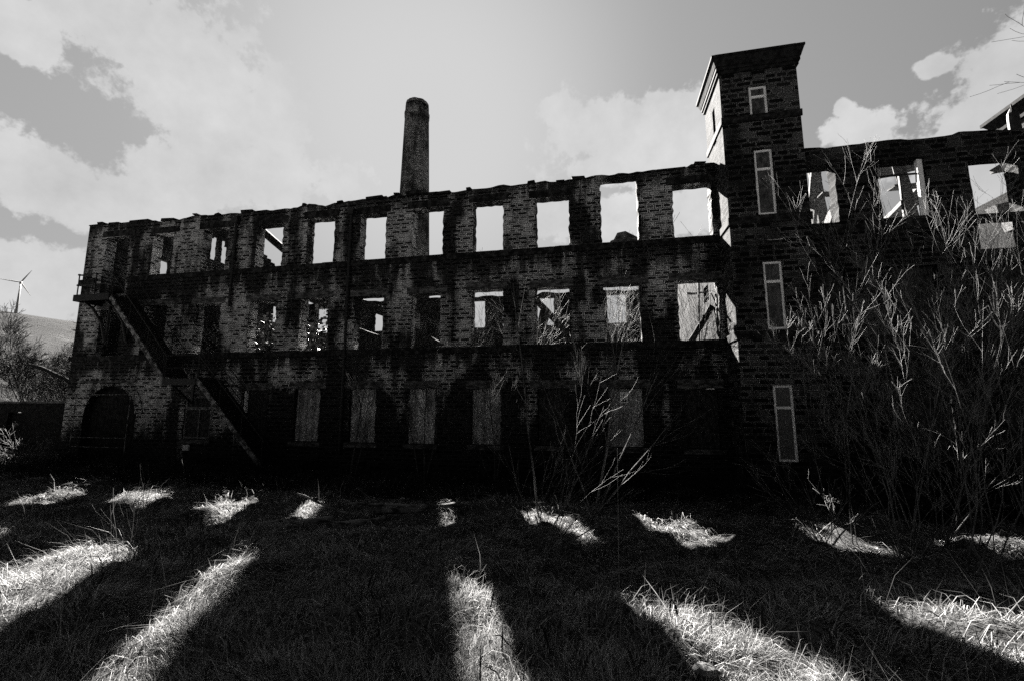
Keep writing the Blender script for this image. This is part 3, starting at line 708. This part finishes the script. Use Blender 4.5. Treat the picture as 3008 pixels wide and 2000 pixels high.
# ---------------------------------------------------------------- fallen timbers and rubble in the ruin
def beam(p, q, w_, h_, label, mat=None):
    m = MB(); P, Q = Vector(p), Vector(q)
    n = 5; prev = P
    for i in range(1, n+1):
        nx_ = P.lerp(Q, i/n)+Vector((0, 0, -.05*math.sin(math.pi*i/n)))
        m.bar(prev, nx_, w_*(1-.04*i), h_*(1-.03*i), j=.012); prev = nx_
    return tag(m.build('fallen_beam', mat or M_timber), label, 'beam', 'fallen roof timbers in the ruin')
beam((-19.7, 20, 13.1), (-15.9, 20, 10.0), .22, .42, 'charred roof timber slanting across the fourth upper window opening')
beam((-14.9, 22, 8.75), (-10.6, 22, 7.05), .3, .56, 'thick black fallen beam, upper one seen through the sixth mid window')
beam((-14.5, 21.5, 6.25), (-10.6, 21.5, 4.95), .3, 1.7, 'black slab of fallen flooring low in the sixth mid window')
beam((-10.6, 22, 8.25), (-7.9, 22, 6.95), .3, .9, 'black fallen beam across the seventh mid window just left of the pale board line')
beam((-10.6, 20.5, 6.2), (-7.2, 20.5, 4.4), .3, 1.6, 'heavy dark fallen flooring low in the seventh mid window')
beam((-4.2, 22, 8.9), (-1.6, 22, 6.0), .25, .36, 'long fallen beam slanting down through the ninth mid window')
beam((-2.8, 22.1, 7.2), (-3.5, 22.1, 4.2), .25, .5, 'short dark post leaning below the slanting beam in the ninth mid window')
beam((2.9, 16.4, 4.3), (3.95, 16.4, 5.95), .14, .22, 'dark timber leaning up to the right in the last mid window before the tower')
beam((3.45, 16.6, 4.0), (3.62, 16.6, 7.3), .07, .07, 'thin upright timber in the last mid window before the tower', M_grey_timber)
beam((3.2, 16.8, 6.55), (3.9, 16.8, 6.60), .07, .08, 'short level timber high in the last mid window before the tower', M_grey_timber)
beam((-21.6, 22.5, 5.9), (-17.0, 22.5, 3.2), .3, .7, 'black beam end behind the stair in the second mid window')
beam((-17.6, 22, 9.1), (-14.9, 22, 7.9), .3, .62, 'dark beam across the top of the fifth mid window')
for i, (p, q, s, lab) in enumerate([((8.45, 19, 9.2), (9.05, 19.2, 12.4), .22, 'bleached rafter steeply leaning in the window next to the tower'),
    ((9.0, 19.4, 12.4), (9.35, 19.6, 9.0), .16, 'thin bleached rafter leaning left behind the window next to the tower'),
    ((8.5, 18.0, 8.6), (9.6, 18.2, 11.4), .40, 'broad bleached board rising to the right behind the window next to the tower'),
    ((10.9, 18.6, 9.2), (13.6, 19.0, 12.0), .62, 'wide bleached truss timber rising right behind the white framed wing window'),
    ((10.8, 19.4, 11.9), (13.6, 19.6, 12.35), .75, 'level bleached wall plate at the top of the white framed wing window'),
    ((11.2, 18.0, 11.6), (11.5, 18.0, 9.2), .06, 'hanging lath at the left of the white framed wing window'),
    ((11.0, 18.2, 10.6), (13.4, 18.2, 10.75), .09, 'thin level rail crossing the white framed wing window'),
    ((8.3, 17.6, 10.3), (9.7, 17.6, 10.45), .05, 'thin level rail crossing the window next to the tower'),
    ((9.35, 18.0, 12.0), (9.45, 18.0, 8.7), .07, 'splintered upright lath at the right of the window next to the tower'),
    ((14.3, 18.2, 12.0), (15.8, 18.2, 9.6), .10, 'thin lath slanting down to the right in the far right wing window'),
    ((11.6, 18.4, 8.9), (12.7, 18.4, 9.5), .30, 'short bleached plank low in the white framed wing window'),
    ((14.2, 18, 10.9), (16.2, 18, 11.2), .20, 'thin bleached lath high in the right hand wing window'),
    ((13.9, 18, 9.3), (16.3, 18, 10.0), .42, 'pale plank rising right in the far right wing window'),
    ((14.0, 17.6, 8.6), (15.9, 17.6, 8.9), .48, 'pale level plank in the lower half of the far right wing window')]):
    beam(p, q, .45, s*.8, lab, M_grey_timber)
rb = MB(); rb.hexa([(.52, FY+.05, 8.27), (1.42, FY+.02, 8.27), (1.44, FY+.4, 8.27), (.60, FY+.42, 8.27), (.70, FY+.06, 8.62), (.98, FY+.05, 8.66), (1.05, FY+.38, 8.64), (.78, FY+.4, 8.68)])
rb.hexa([(.98, FY+.05, 8.34), (1.40, FY+.04, 8.275), (1.42, FY+.38, 8.275), (1.0, FY+.36, 8.34), (.985, FY+.06, 8.67), (1.41, FY+.05, 8.40), (1.42, FY+.37, 8.40), (1.05, FY+.37, 8.64)])
rb.hexa([(.42, FY+.1, 8.27), (.60, FY+.1, 8.27), (.6, FY+.3, 8.27), (.44, FY+.3, 8.27), (.46, FY+.12, 8.36), (.58, FY+.12, 8.40), (.57, FY+.28, 8.38), (.47, FY+.28, 8.36)])
tag(rb.build('fallen_stone', M_lintel), 'dark fallen lump of masonry lying on the sill of the tall upper window opening', 'fallen stone')

# ---------------------------------------------------------------- bare plants
def rv(r, s=1.0): return Vector((r.uniform(-s, s), r.uniform(-s, s), r.uniform(-s, s)))
def limb(r, trunk, twigs, p, d, L, rad, depth, maxd, up=.15, wob=.16, nb=(3, 5), spread=.75, bias=Vector((0, 0, 0)), sides=4, minr=.0028):
    n = 6 if depth == 0 else 4
    pts, rr = [p.copy()], [rad]; q = p.copy(); dd = d.normalized()
    for i in range(n):
        dd = (dd+rv(r, wob)+Vector((0, 0, up))*.35+bias*.2).normalized(); q = q+dd*(L/n); pts.append(q.copy()); rr.append(max(minr*.8, rad*(1-.72*(i+1)/n)))
    (trunk if depth == 0 else twigs).tube(pts, rr, 5 if depth == 0 else 3, cap=False)
    if depth >= maxd: return
    k = r.randint(*nb)
    for i in range(k):
        t = r.uniform(.3 if depth == 0 else .2, 1.0); j = min(n-1, int(t*n)); f = t*n-j; b = pts[j].lerp(pts[j+1], f)
        base_d = (pts[j+1]-pts[j]).normalized(); side = rv(r).normalized(); side = (side-base_d*side.dot(base_d))
        nd = (base_d+side.normalized()*r.uniform(.5, 1.1)*spread+bias*.5).normalized()
        limb(r, trunk, twigs, b, nd, L*r.uniform(.35, .62)*(1.1-.35*t), max(minr, rr[j]*.5), depth+1, maxd, up, wob, nb, spread, bias, sides, minr)
def plant(name, base, stems, label, cat, group, mat=None, seed=1, **kw):
    """stems: list of (direction, length, radius)"""
    r = random.Random(seed); e = empty(name, base, label, cat, group); T, C_ = MB(), MB()
    for (d, L, rad) in stems:
        b = Vector(base)+Vector((r.uniform(-.12, .12), r.uniform(-.12, .12), -.15))
        limb(r, T, C_, b, Vector(d), L, rad, 0, kw.get('maxd', 2), kw.get('up', .15), kw.get('wob', .14), kw.get('nb', (4, 7)), kw.get('spread', .75), kw.get('bias', Vector((0, 0, 0))), minr=kw.get('minr', .004))
    T.build('trunk', M_bark if mat in (None, M_twig) else mat, e, True)
    if C_.f: C_.build('crown', mat or M_bark, e, True)
    return e
def gz(x, y): return (x, y, ground_z(x, y))
# right of the centre: the many-stemmed bush and its tall leaning sapling
plant('bare_bush', gz(-.98, 6.6), [((.25+.5*math.cos(i*2.4), .5*math.sin(i*2.4), 1.0), 1.3+.5*(i % 3), .0075) for i in range(9)]+[((.9, .1, .75), 1.7, .008), ((.8, -.3, .6), 1.5, .007), ((1.0, .2, .45), 1.4, .007), ((.5, .2, 1), 2.2, .009), ((.95, -.1, .3), 1.3, .006), ((.7, .1, 1.1), 2.0, .008)],
      'many stemmed bare bush in the middle of the yard, pale twigs arching to the right', 'bush', None, M_bark, 11, bias=Vector((.22, 0, .02)), nb=(3, 4), maxd=2, minr=.0024, wob=.2)
plant('leaning_sapling', gz(-1.46, 9.4), [((-.12, .02, 1.0), 5.2, .026)], 'tall thin sapling leaning left in front of the mill wall, beside the bare bush', 'sapling', None, M_bark, 15, up=.02, wob=.05, maxd=1, nb=(3, 4), spread=.6)
plant('bare_sapling', gz(-7.4, 12.2), [((.0, 0, 1), 3.4, .03), ((.25, .1, 1), 2.6, .02)], 'slim dark sapling with fan of twigs in front of the second pale board', 'sapling', 'saplings before the boarded windows', M_bark_dark, 21, nb=(6, 9), maxd=2, spread=.6, minr=.005)
plant('bare_sapling', gz(-5.35, 12.6), [((.1, 0, 1), 3.3, .03), ((-.2, 0, 1), 2.8, .022), ((.3, .1, 1), 2.4, .02)], 'dark twiggy sapling in front of the third pale board', 'sapling', 'saplings before the boarded windows', M_bark_dark, 22, nb=(6, 9), maxd=2, spread=.6, minr=.005)
plant('bare_sapling', gz(-3.3, 12.8), [((-.05, 0, 1), 3.2, .03), ((.25, 0, 1), 2.8, .02), ((-.3, 0, 1), 2.3, .02)], 'dark twiggy sapling in front of the fourth pale board', 'sapling', 'saplings before the boarded windows', M_bark_dark, 23, nb=(6, 9), maxd=2, spread=.6, minr=.005)
plant('bare_sapling', gz(-.45, 13.0), [((-.02, 0, 1), 3.9, .03), ((.35, 0, 1), 3.2, .025), ((-.3, 0, 1), 3.0, .025)], 'dark twiggy sapling beside the board with the sign', 'sapling', 'saplings before the boarded windows', M_bark_dark, 24, nb=(7, 9), maxd=2, spread=.65, minr=.005)
plant('bare_sapling', gz(-.2, 9.9), [((.15, 0, 1), 4.3, .032), ((.4, 0, 1), 3.4, .024), ((-.25, .1, 1), 3.2, .022), ((.7, 0, .8), 2.6, .02)], 'pale sapling with upswept twigs standing behind the bare bush', 'sapling', 'saplings before the boarded windows', M_bark, 25, nb=(3, 4), maxd=2, spread=.55, minr=.003)
plant('bare_bush', gz(-6.0, 4.85), [((-.55, .3, 1), 1.25, .007), ((-.4, .25, 1), 1.1, .007), ((.0, .1, 1), 1.0, .006), ((.2, 0, 1), .9, .006), ((.4, .1, 1), .85, .006), ((.1, .2, 1), 1.05, .006), ((-.2, 0, 1), .9, .006), ((.05, -.1, 1), .8, .005), ((-.6, .1, .8), 1.0, .006), ((.3, .2, 1), .9, .005), ((-.1, .2, 1), 1.0, .006)],
      'low bare bush on a dark hummock at the left of the yard', 'bush', None, M_bark_dark, 31, nb=(2, 3), maxd=1, minr=.003, spread=.5)
# the thicket before the right wing
TH_LABELS = ['tallest pale sapling forking high before the white framed wing window', 'pale sapling leaning left beside the tower edge', 'multi stemmed sapling low before the tower base', 'thin straight sapling between tower and first wing window',
  'sapling with long right sweeping limbs in the middle of the thicket', 'slender sapling at the back of the thicket against the wing wall', 'crooked sapling at the right of the thicket', 'far right sapling with wide crown cut by the photo edge',
  'short bushy sapling in front of the thicket', 'forked sapling behind the short bushy one', 'upright sapling near the right edge, thin and tall', 'pale sapling with dense upper twigs left of the thicket centre', 'low arching sapling at the right edge of the yard', 'leaning dead sapling under the thicket']
TSP = [(5.5, 8.2, 5.5, .0), (4.1, 8.9, 4.6, -.08), (4.4, 7.9, 2.6, .1), (4.8, 9.1, 5.4, -.05), (5.4, 8.9, 5.0, .22), (7.7, 13.0, 6.8, .05), (6.1, 8.0, 5.0, .12), (8.7, 11.6, 6.6, .0), (4.9, 7.4, 3.4, .1), (8.6, 12.8, 6.3, .05), (9.5, 12.4, 6.8, .0), (4.6, 8.4, 4.9, .03), (5.9, 6.9, 3.0, .2), (5.1, 8.6, 3.2, -.35)]
for i, (x, y, H_, lean) in enumerate(TSP):
    st = [((lean, -.02, 1), H_*.95, .012), ((lean+.24, .05, 1), H_*.74, .0085), ((lean-.24, .0, 1), H_*.66, .008)]
    if i % 2 == 0: st.append(((lean+.4, -.1, 1), H_*.55, .011))
    plant('thicket_sapling', gz(x, y), st, TH_LABELS[i], 'sapling', 'saplings in the thicket by the wing', M_twig, 100+i, nb=(4, 5), maxd=3, spread=.7, up=.2, wob=.15, minr=.0024)
plant('bramble_bush', gz(3.6, 8.6), [((math.cos(i*1.3)*.6, math.sin(i*1.3)*.5, .8), 1.2+.15*(i % 4), .010) for i in range(10)], 'tangled bramble bush low at the foot of the tower', 'bush', None, M_bark, 55, nb=(3, 5), maxd=2, minr=.004, up=-.05)
for k, (bx, by, lab) in enumerate([(-20.6, 12.3, 'sunlit bramble tangle at the left edge beyond the mill corner'), (-22.6, 13.4, 'sunlit bramble tangle close under the outbuilding wall')]):
    plant('bramble_bush', gz(bx, by), [((math.cos(i*1.3)*.7, math.sin(i*1.3)*.5, .8), .9+.2*(i % 4), .012) for i in range(14)], lab, 'bush', None, M_twig, 57+k, nb=(3, 5), maxd=2, minr=.006, up=-.05)
plant('bramble_bush', gz(-15.0, 13.2), [((math.cos(i*1.3)*.6, math.sin(i*1.3)*.5, .9), 1.1+.15*(i % 4), .012) for i in range(10)], 'dark bramble bush under the lower flight of the fire escape', 'bush', None, M_bark_dark, 56, nb=(3, 5), maxd=2, minr=.005, up=-.05)
# trees on the left and far right
LT = [(-47, 28.0, 7.2, 'bare tree at the left edge before the hillside, tallest of the left trees'), (-42.5, 29, 6.0, 'bushy bare tree just right of the left edge before the hill'), (-39, 27.5, 6.6, 'bare tree with fine twigs midway to the mill corner'), (-35.8, 26.0, 5.8, 'bare tree close beside the left corner of the mill'), (-33, 25.0, 4.2, 'low bare tree peeping past the left corner of the mill'), (-54, 34.0, 6.5, 'bare tree half hidden behind the tallest tree at the left edge'), (-46, 33, 5.0, 'low dark bare tree at the foot of the hillside, between two taller ones')]
for i, (x, y, H_, lab) in enumerate(LT):
    plant('bare_tree', (x, y, 0), [((.05, 0, 1), H_, .13), ((.35, .1, 1), H_*.8, .08), ((-.35, 0, 1), H_*.8, .08), ((.1, -.3, 1), H_*.75, .07)], lab, 'tree', 'bare trees left of the mill', M_bark_dark, 200+i, nb=(10, 13), maxd=3, spread=.9, minr=.013)
plant('bare_tree', (28.5, 27, 0), [((0, 0, 1), 15, .3), ((-.25, 0, 1), 14, .16), ((.2, 0, 1), 13, .14)], 'tall bare tree behind the second tower at the far right', 'tree', None, M_bark_dark, 300, nb=(8, 11), maxd=3, spread=.8, minr=.012)
# scrub and ivy inside the ruin
def scrub(base, n, seed, label, mat=M_bark, H_=3.6):
    r = random.Random(seed)
    plant('ruin_scrub', base, [((r.uniform(-.6, .6), r.uniform(-.3, .3), 1), H_*r.uniform(.7, 1.15), .025) for _ in range(n)], label, 'scrub', 'bare scrub growing inside the ruin', mat, seed, nb=(5, 7), maxd=2, spread=.8, minr=.008)
scrub((.2, 24, 2.4), 6, 401, 'bare scrub inside the ruin seen through the tenth mid window', M_bark, 6.0)
scrub((2.6, 22, 2.4), 6, 402, 'bare scrub inside the ruin seen through the eleventh mid window', M_bark, 6.0)
scrub((-3.6, 20.5, 2.4), 6, 403, 'bare scrub inside the ruin seen through the ninth mid window', M_bark, 4.6)
scrub((-7.2, 28, 4.4), 3, 404, 'thin twigs beyond the eighth mid window', M_bark_dark, 4.0)
scrub((3.2, 17.2, 3.0), 9, 405, 'twiggy scrub close behind the last mid window before the tower', M_bark, 4.6)
scrub((9.2, 19.0, 4.4), 6, 406, 'tangled stems inside the wing behind the window next to the tower', M_bark, 4.6)
def ivy(center, rad, n, seed, label):
    r = np.random.default_rng(seed); e = empty('ivy_bush', center, label, 'ivy', 'ivy masses inside the ruin'); L = MB()
    for _ in range(n):
        v = r.normal(size=3); v /= np.linalg.norm(v); v *= r.uniform(.55, 1.05)
        lump = .75+.5*vnoise(v[0]*2+5, v[2]*2+v[1], seed)
        p = Vector((center[0]+v[0]*rad[0]*lump, center[1]+v[1]*rad[1]*lump, center[2]+v[2]*rad[2]*lump))
        a = Vector(r.normal(size=3)).normalized(); b = a.orthogonal().normalized(); s_ = r.uniform(.06, .15)
        c_ = a.cross(b)
        L.face([p+b*s_, p+c_*s_*.8, p-b*s_*.9, p-c_*s_*.8], [(0, 0), (1, 0), (1, 1), (0, 1)])
    L.build('foliage', M_leaf, e)
    S = MB()
    for _ in range(6): S.tube([Vector(center)+Vector((r.uniform(-.5, .5), r.uniform(-.5, .5), -rad[2]*1.2)), Vector(center)+Vector((r.uniform(-1, 1)*rad[0]*.5, r.uniform(-1, 1)*rad[1]*.5, rad[2]*.6))], [.05, .02], 5)
    S.build('stem', M_bark_dark, e)
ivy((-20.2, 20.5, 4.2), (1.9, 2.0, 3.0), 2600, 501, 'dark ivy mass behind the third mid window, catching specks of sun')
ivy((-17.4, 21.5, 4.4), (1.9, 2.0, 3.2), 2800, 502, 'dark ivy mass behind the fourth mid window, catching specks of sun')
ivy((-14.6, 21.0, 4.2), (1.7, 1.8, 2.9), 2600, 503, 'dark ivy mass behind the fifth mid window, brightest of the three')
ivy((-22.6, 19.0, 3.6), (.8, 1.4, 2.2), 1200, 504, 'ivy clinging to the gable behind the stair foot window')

# rubble floor inside the ruin
rf_ = MB(); NX, NY = 60, 34
for j in range(NY+1):
    for i in range(NX+1):
        x = -23.4+i*27.3/NX; y = 16.0+j*14.9/NY
        z = 2.0+1.6*vnoise(x*.35, y*.35, 81)+.7*vnoise(x*1.3, y*1.3, 82)+.3*vnoise(x*3, y*3, 83)+(1.2 if x > -6 else 0)*vnoise(x*.2, y*.3, 85)
        rf_.v.append((x, y, z if 0 < i < NX and 0 < j < NY else min(z, 2.0)))
for j in range(NY):
    for i in range(NX):
        rf_.f.append((j*(NX+1)+i, j*(NX+1)+i+1, (j+1)*(NX+1)+i+1, (j+1)*(NX+1)+i)); rf_.uv += [(0, 0)]*4
tag(rf_.build('rubble', M_slate), 'rubble heaped over the floor inside the ruined mill', 'rubble', None, 'stuff')

# ---------------------------------------------------------------- left edge: outbuilding, pipe, hill fence, turbine
ob = empty('outbuilding', (-28, 18, 0), 'low dark outbuilding with a sunlit stone roof left of the mill', 'outbuilding')
w = grid_wall(thin(cuts(-36, -24.6, .25, [-30.4, -29.3])), thin(cuts(-.5, 2.45, .25, [2.0])), lambda u, z: -30.4 < u < -29.3 and z < 2.0, .4, lambda u, d, z: (u, 17.2+d, z), None, .02, 91)
w.build('wall', M_timber, ob)
m = MB(); m.box(-30.39, -29.31, 17.4, 17.45, -.1, 1.98); m.build('door', M_timber, ob)
m = MB()
for i in range(12):
    x = -36.1+i*.97; m.hexa([(x, 17.05, 2.47), (x+.95, 17.05, 2.47), (x+.95, 20.5, 2.3), (x, 20.5, 2.3), (x, 17.05, 2.55+.03*(i % 2)), (x+.95, 17.05, 2.55+.03*(i % 2)), (x+.95, 20.5, 2.36+.03*(i % 2)), (x, 20.5, 2.36+.03*(i % 2))])
m.build('roof', M_slate, ob)
lt = MB(); lt.tube([(-37.7, 22, 5.0), (-36.5, 22, 4.75), (-34.1, 22, 3.9), (-31.5, 21.5, 2.8)], [.10, .12, .14, .16], 8)
tag(lt.build('fallen_tree', M_timber, smooth=True), 'thick dark trunk leaning down against the left corner of the mill', 'fallen trunk')
hf = empty('hill_fence', (-280, 150, 43), 'thin fence along the skyline at the left edge near the wind turbine', 'fence')
def hill_pt(az, r=311):
    T = hill_tan(az); return Vector((r*math.sin(math.radians(az)), r*math.cos(math.radians(az)), EYE+r*T))
m = MB()
for a in np.arange(-66, -61, .45): p = hill_pt(a); m.tube([p-Vector((0, 0, 1)), p+Vector((0, 0, 1.7))], .10, 4)
m.build('post', M_bark_dark, hf)
m = MB(); m.tube([hill_pt(a)+Vector((0, 0, 1.5)) for a in np.arange(-66, -60.9, .45)], .08, 4); m.build('rail', M_bark_dark, hf)
tb = hill_pt(-60.94, 311); tu = empty('wind_turbine', tb, 'small grey wind turbine on the skyline at the far left', 'wind turbine')
right = Vector((math.cos(math.radians(-60.94)), -math.sin(math.radians(-60.94)), 0))
hub = tb+Vector((0, 0, 14.5))
m = MB(); m.tube([tb-Vector((0, 0, 2)), tb+Vector((0, 0, 7)), hub], [.55, .4, .22], 8); m.build('mast', M_turbine, tu, True)
tow = Vector((-tb.x, -tb.y, 0)).normalized()
m = MB(); m.tube([hub-tow*2.5+Vector((0, 0, .2)), hub+tow*1.2+Vector((0, 0, .2)), hub+tow*2.0+Vector((0, 0, .2))], [.5, .55, .2], 8); m.build('nacelle', M_turbine, tu)
for ang in (178, 66, -58):
    a = math.radians(ang); dv = right*math.cos(a)+Vector((0, 0, math.sin(a))); c0 = hub+tow*1.6+Vector((0, 0, .2))
    m = MB(); m.tube([c0, c0+dv*1.7, c0+dv*4, c0+dv*7.2], [.2, .3, .2, .05], 6); m.build('blade', M_turbine, tu)

# ---------------------------------------------------------------- logs in the yard
def log(p, q, r0, r1, label, mat=None):
    P, Q = Vector(p), Vector(q); m = MB(); pts = []; rr = []
    for i in range(9):
        t = i/8; a = P.lerp(Q, t); pts.append(a+Vector((0, .03*math.sin(i*.9), .012*math.sin(i*1.7)))); rr.append((r0+(r1-r0)*t)*(1+.04*math.sin(i*3.1)))
    m.tube(pts, rr, 9)
    return tag(m.build('fallen_log', mat or M_log, smooth=False), label, 'log', 'logs lying across the yard')
def onz(x, y, dz): return (x, y, ground_z(x, y)+dz)
log(onz(-7.2, 7.05, .08), onz(-5.1, 7.8, .12), .07, .085, 'left log of the line lying across the yard, pale upper edge')
log(onz(-5.15, 7.6, .07), onz(-4.2, 8.1, .09), .075, .06, 'middle log in the line across the yard')
log(onz(-4.5, 8.25, .10), onz(-2.95, 8.95, .15), .07, .09, 'right log of the line with a bright sawn end')
log(onz(-5.0, 8.2, .2), onz(-3.4, 8.5, .16), .03, .025, 'thin branch lying on top of the line of logs')
log(onz(-6.2, 8.2, .42), onz(-4.9, 8.0, .12), .02, .025, 'forked stick propped up behind the logs')
def stone(x, y, r, seed, label):
    q = random.Random(seed); m = MB(); n = 7; pts = []
    for j in range(5):
        a = math.pi*j/4
        for k in range(n):
            t = 2*math.pi*k/n; rr = r*q.uniform(.8, 1.15); pts.append((x+math.cos(t)*math.sin(a)*rr*1.3, y+math.sin(t)*math.sin(a)*rr, ground_z(x, y)+.03+math.cos(a)*rr*.6))
    for j in range(4):
        for k in range(n): m.face([pts[j*n+k], pts[(j+1)*n+k], pts[(j+1)*n+(k+1) % n], pts[j*n+(k+1) % n]])
    tag(m.build('loose_stone', M_log), label, 'stone', 'loose stones in the grass')
stone(-.72, 3.3, .07, 1, 'pale stone in the sunlit strip at the bottom centre')
stone(.70, 3.75, .08, 2, 'pale stone in the broad sunlit strip right of centre')
asx = MB(); asx.tube([(-.57, 2.9, ground_z(-.57, 2.9)-.05), (-.50, 2.9, 1.14), (-.30, 2.9, 1.33), (-.14, 2.9, 1.43), (-.03, 2.92, 1.475)], [.004, .004, .0035, .003, .002], 5)
for k in range(3): asx.tube([(-.05, 2.92, 1.47), (-.03+.02*k, 2.93, 1.465-.01*k), (.02+.015*k, 2.95, 1.445-.012*k)], [.003, .002, .001], 4)
tag(asx.build('arching_stem', M_grey_timber), 'long pale dead stem arching up to the right in the foreground', 'stem')
vst = MB(); vst.tube([(.08, 3.4, ground_z(.08, 3.4)-.05), (.085, 3.4, 1.5), (.10, 3.4, 2.25)], [.004, .003, .0015], 4)
tag(vst.build('upright_stem', M_stalk), 'very thin upright dead stem in front of the bare bush', 'stem')

# ---------------------------------------------------------------- grass: blades nobody could count
def blades(name, mat, N, seed, ylo, yhi, length, width, lay, label, xr=None, gamma=1.0, sway=1.0, void=0.0, spin=.6):
    r = np.random.default_rng(seed)
    u = r.random(N); y = ylo*(yhi/ylo)**(u**gamma)
    xl, xh = -1.80*y-1.5, .95*y+1.5
    x = xl+(xh-xl)*r.random(N)
    if xr is not None:
        keep = (x > xr[0]) & (x < xr[1]); x, y = x[keep], y[keep]
    def vn(px, py, s):
        xi, yi = np.floor(px), np.floor(py); fx, fy = px-xi, py-yi; fx = fx*fx*(3-2*fx); fy = fy*fy*(3-2*fy)
        def h(a, b):
            q = np.sin(a*12.9898+b*78.233+s*37.719)*43758.5453; return q-np.floor(q)
        a, b, c, d = h(xi, yi), h(xi+1, yi), h(xi, yi+1), h(xi+1, yi+1)
        return a+(b-a)*fx+(c-a)*fy+(a-b-c+d)*fx*fy
    if void:
        keep = vn(x*2.6+1, y*2.6, 17)*.6+vn(x*7+1, y*7, 19)*.4 > r.random(len(x))*void+.06; x, y = x[keep], y[keep]
    N = len(x)
    t = np.clip(y/15.5, -.6, 1); z = .6*(1-t)
    z = z+.16*(vn(x*.55+3, y*.55, 1)-.5)*np.clip((16-y)/4, 0, 1)*((x > -40) & (x < 30)) + .20*np.exp(-((y-4.3)/1.7)**2) + .06*np.exp(-((x+4.0)/2.4)**2-((y-3.5)/1.5)**2) + .26*(vn(x*1.7, y*1.7+5, 2)-.5)*((x > -30) & (x < 20) & (y > -4) & (y < 15))
    z = z+.13*(vn(x*3.6+2, y*3.6, 5)-.5)*((x > -30) & (x < 20) & (y > -4) & (y < 14))
    tuft = vn(x*1.5+9, y*1.5, 7)
    ang = 2*math.pi*(vn(x*.45, y*.45, 3)*1.4)+r.normal(0, spin, N)
    L = length*(.45+.9*r.random(N))*(.6+.9*tuft); far = np.clip(y/4.0, .8, 3.5)
    tilt = np.clip(lay+r.normal(0, .25, N)-.25*(tuft-.5), .05, 1.5)          # angle above the ground at the root
    wd = width*far**.8*(.6+.8*r.random(N))
    dirx, diry = np.cos(ang), np.sin(ang)
    ca, sa = np.cos(tilt), np.sin(tilt)
    bend = r.uniform(.4, 1.3, N)*sway
    P = np.stack([x, y, z-.02], 1)
    D1 = np.stack([dirx*ca, diry*ca, sa], 1); t2 = tilt-bend; D2 = np.stack([dirx*np.cos(t2), diry*np.cos(t2), np.maximum(np.sin(t2), -.25)], 1)
    Sd = np.stack([-diry, dirx, r.normal(0, .35, N)], 1); Sd /= np.linalg.norm(Sd, axis=1, keepdims=True)
    hw = (wd/2)[:, None]
    M1 = P+D1*(L*.5)[:, None]; T_ = M1+D2*(L*.5)[:, None]
    V = np.empty((N, 5, 3)); V[:, 0] = P-Sd*hw; V[:, 1] = P+Sd*hw; V[:, 2] = M1+Sd*hw*.85; V[:, 3] = M1-Sd*hw*.85; V[:, 4] = T_
    base = np.arange(N)[:, None]*5
    loops = np.concatenate([base+np.array([0, 1, 2, 3]), base+np.array([3, 2, 4])], 1).ravel()
    me = bpy.data.meshes.new(name); me.vertices.add(N*5); me.vertices.foreach_set('co', V.ravel().astype(np.float32))
    me.loops.add(N*7); me.loops.foreach_set('vertex_index', loops.astype(np.int32))
    me.polygons.add(N*2); ls = (np.arange(N)[:, None]*7+np.array([0, 4])).ravel(); me.polygons.foreach_set('loop_start', ls.astype(np.int32))
    me.update(calc_edges=True); me.materials.append(mat)
    o = bpy.data.objects.new(name, me); COL.objects.link(o)
    return tag(o, label, 'grass', None, 'stuff')
blades('grass', M_grass, 780000, 1, 1.9, 12.5, .27, .0039, .26, 'long matted dead grass covering the yard', gamma=1.05, void=.8, spin=.85, sway=1.3)
blades('grass_tussocks', M_stalk, 120000, 4, 2.0, 11, .40, .0034, .55, 'longer tussocks of dead grass rising from the matted yard', gamma=1.05, void=1.5, spin=.6)
blades('weeds', M_scrub, 9000, 6, 2.4, 12, .28, .016, .7, 'dark broad leaved weeds scattered through the dead grass', gamma=.9, void=1.5, spin=1.5)
blades('fallen_twigs', M_stalk, 1100, 7, 2.2, 11, .7, .0045, .10, 'dead twigs and sticks littering the rough yard', gamma=.9, spin=2.0, sway=.1)
blades('tall_grass', M_stalk, 900, 2, 2.2, 11, .6, .0030, 1.15, 'scattered tall dead grass stalks standing in the yard', sway=.5)
blades('undergrowth', M_scrub, 22000, 3, 10.5, 15.2, .6, .006, 1.0, 'dark tangled undergrowth along the foot of the mill wall', sway=1.0)
print('objects', len(bpy.data.objects))
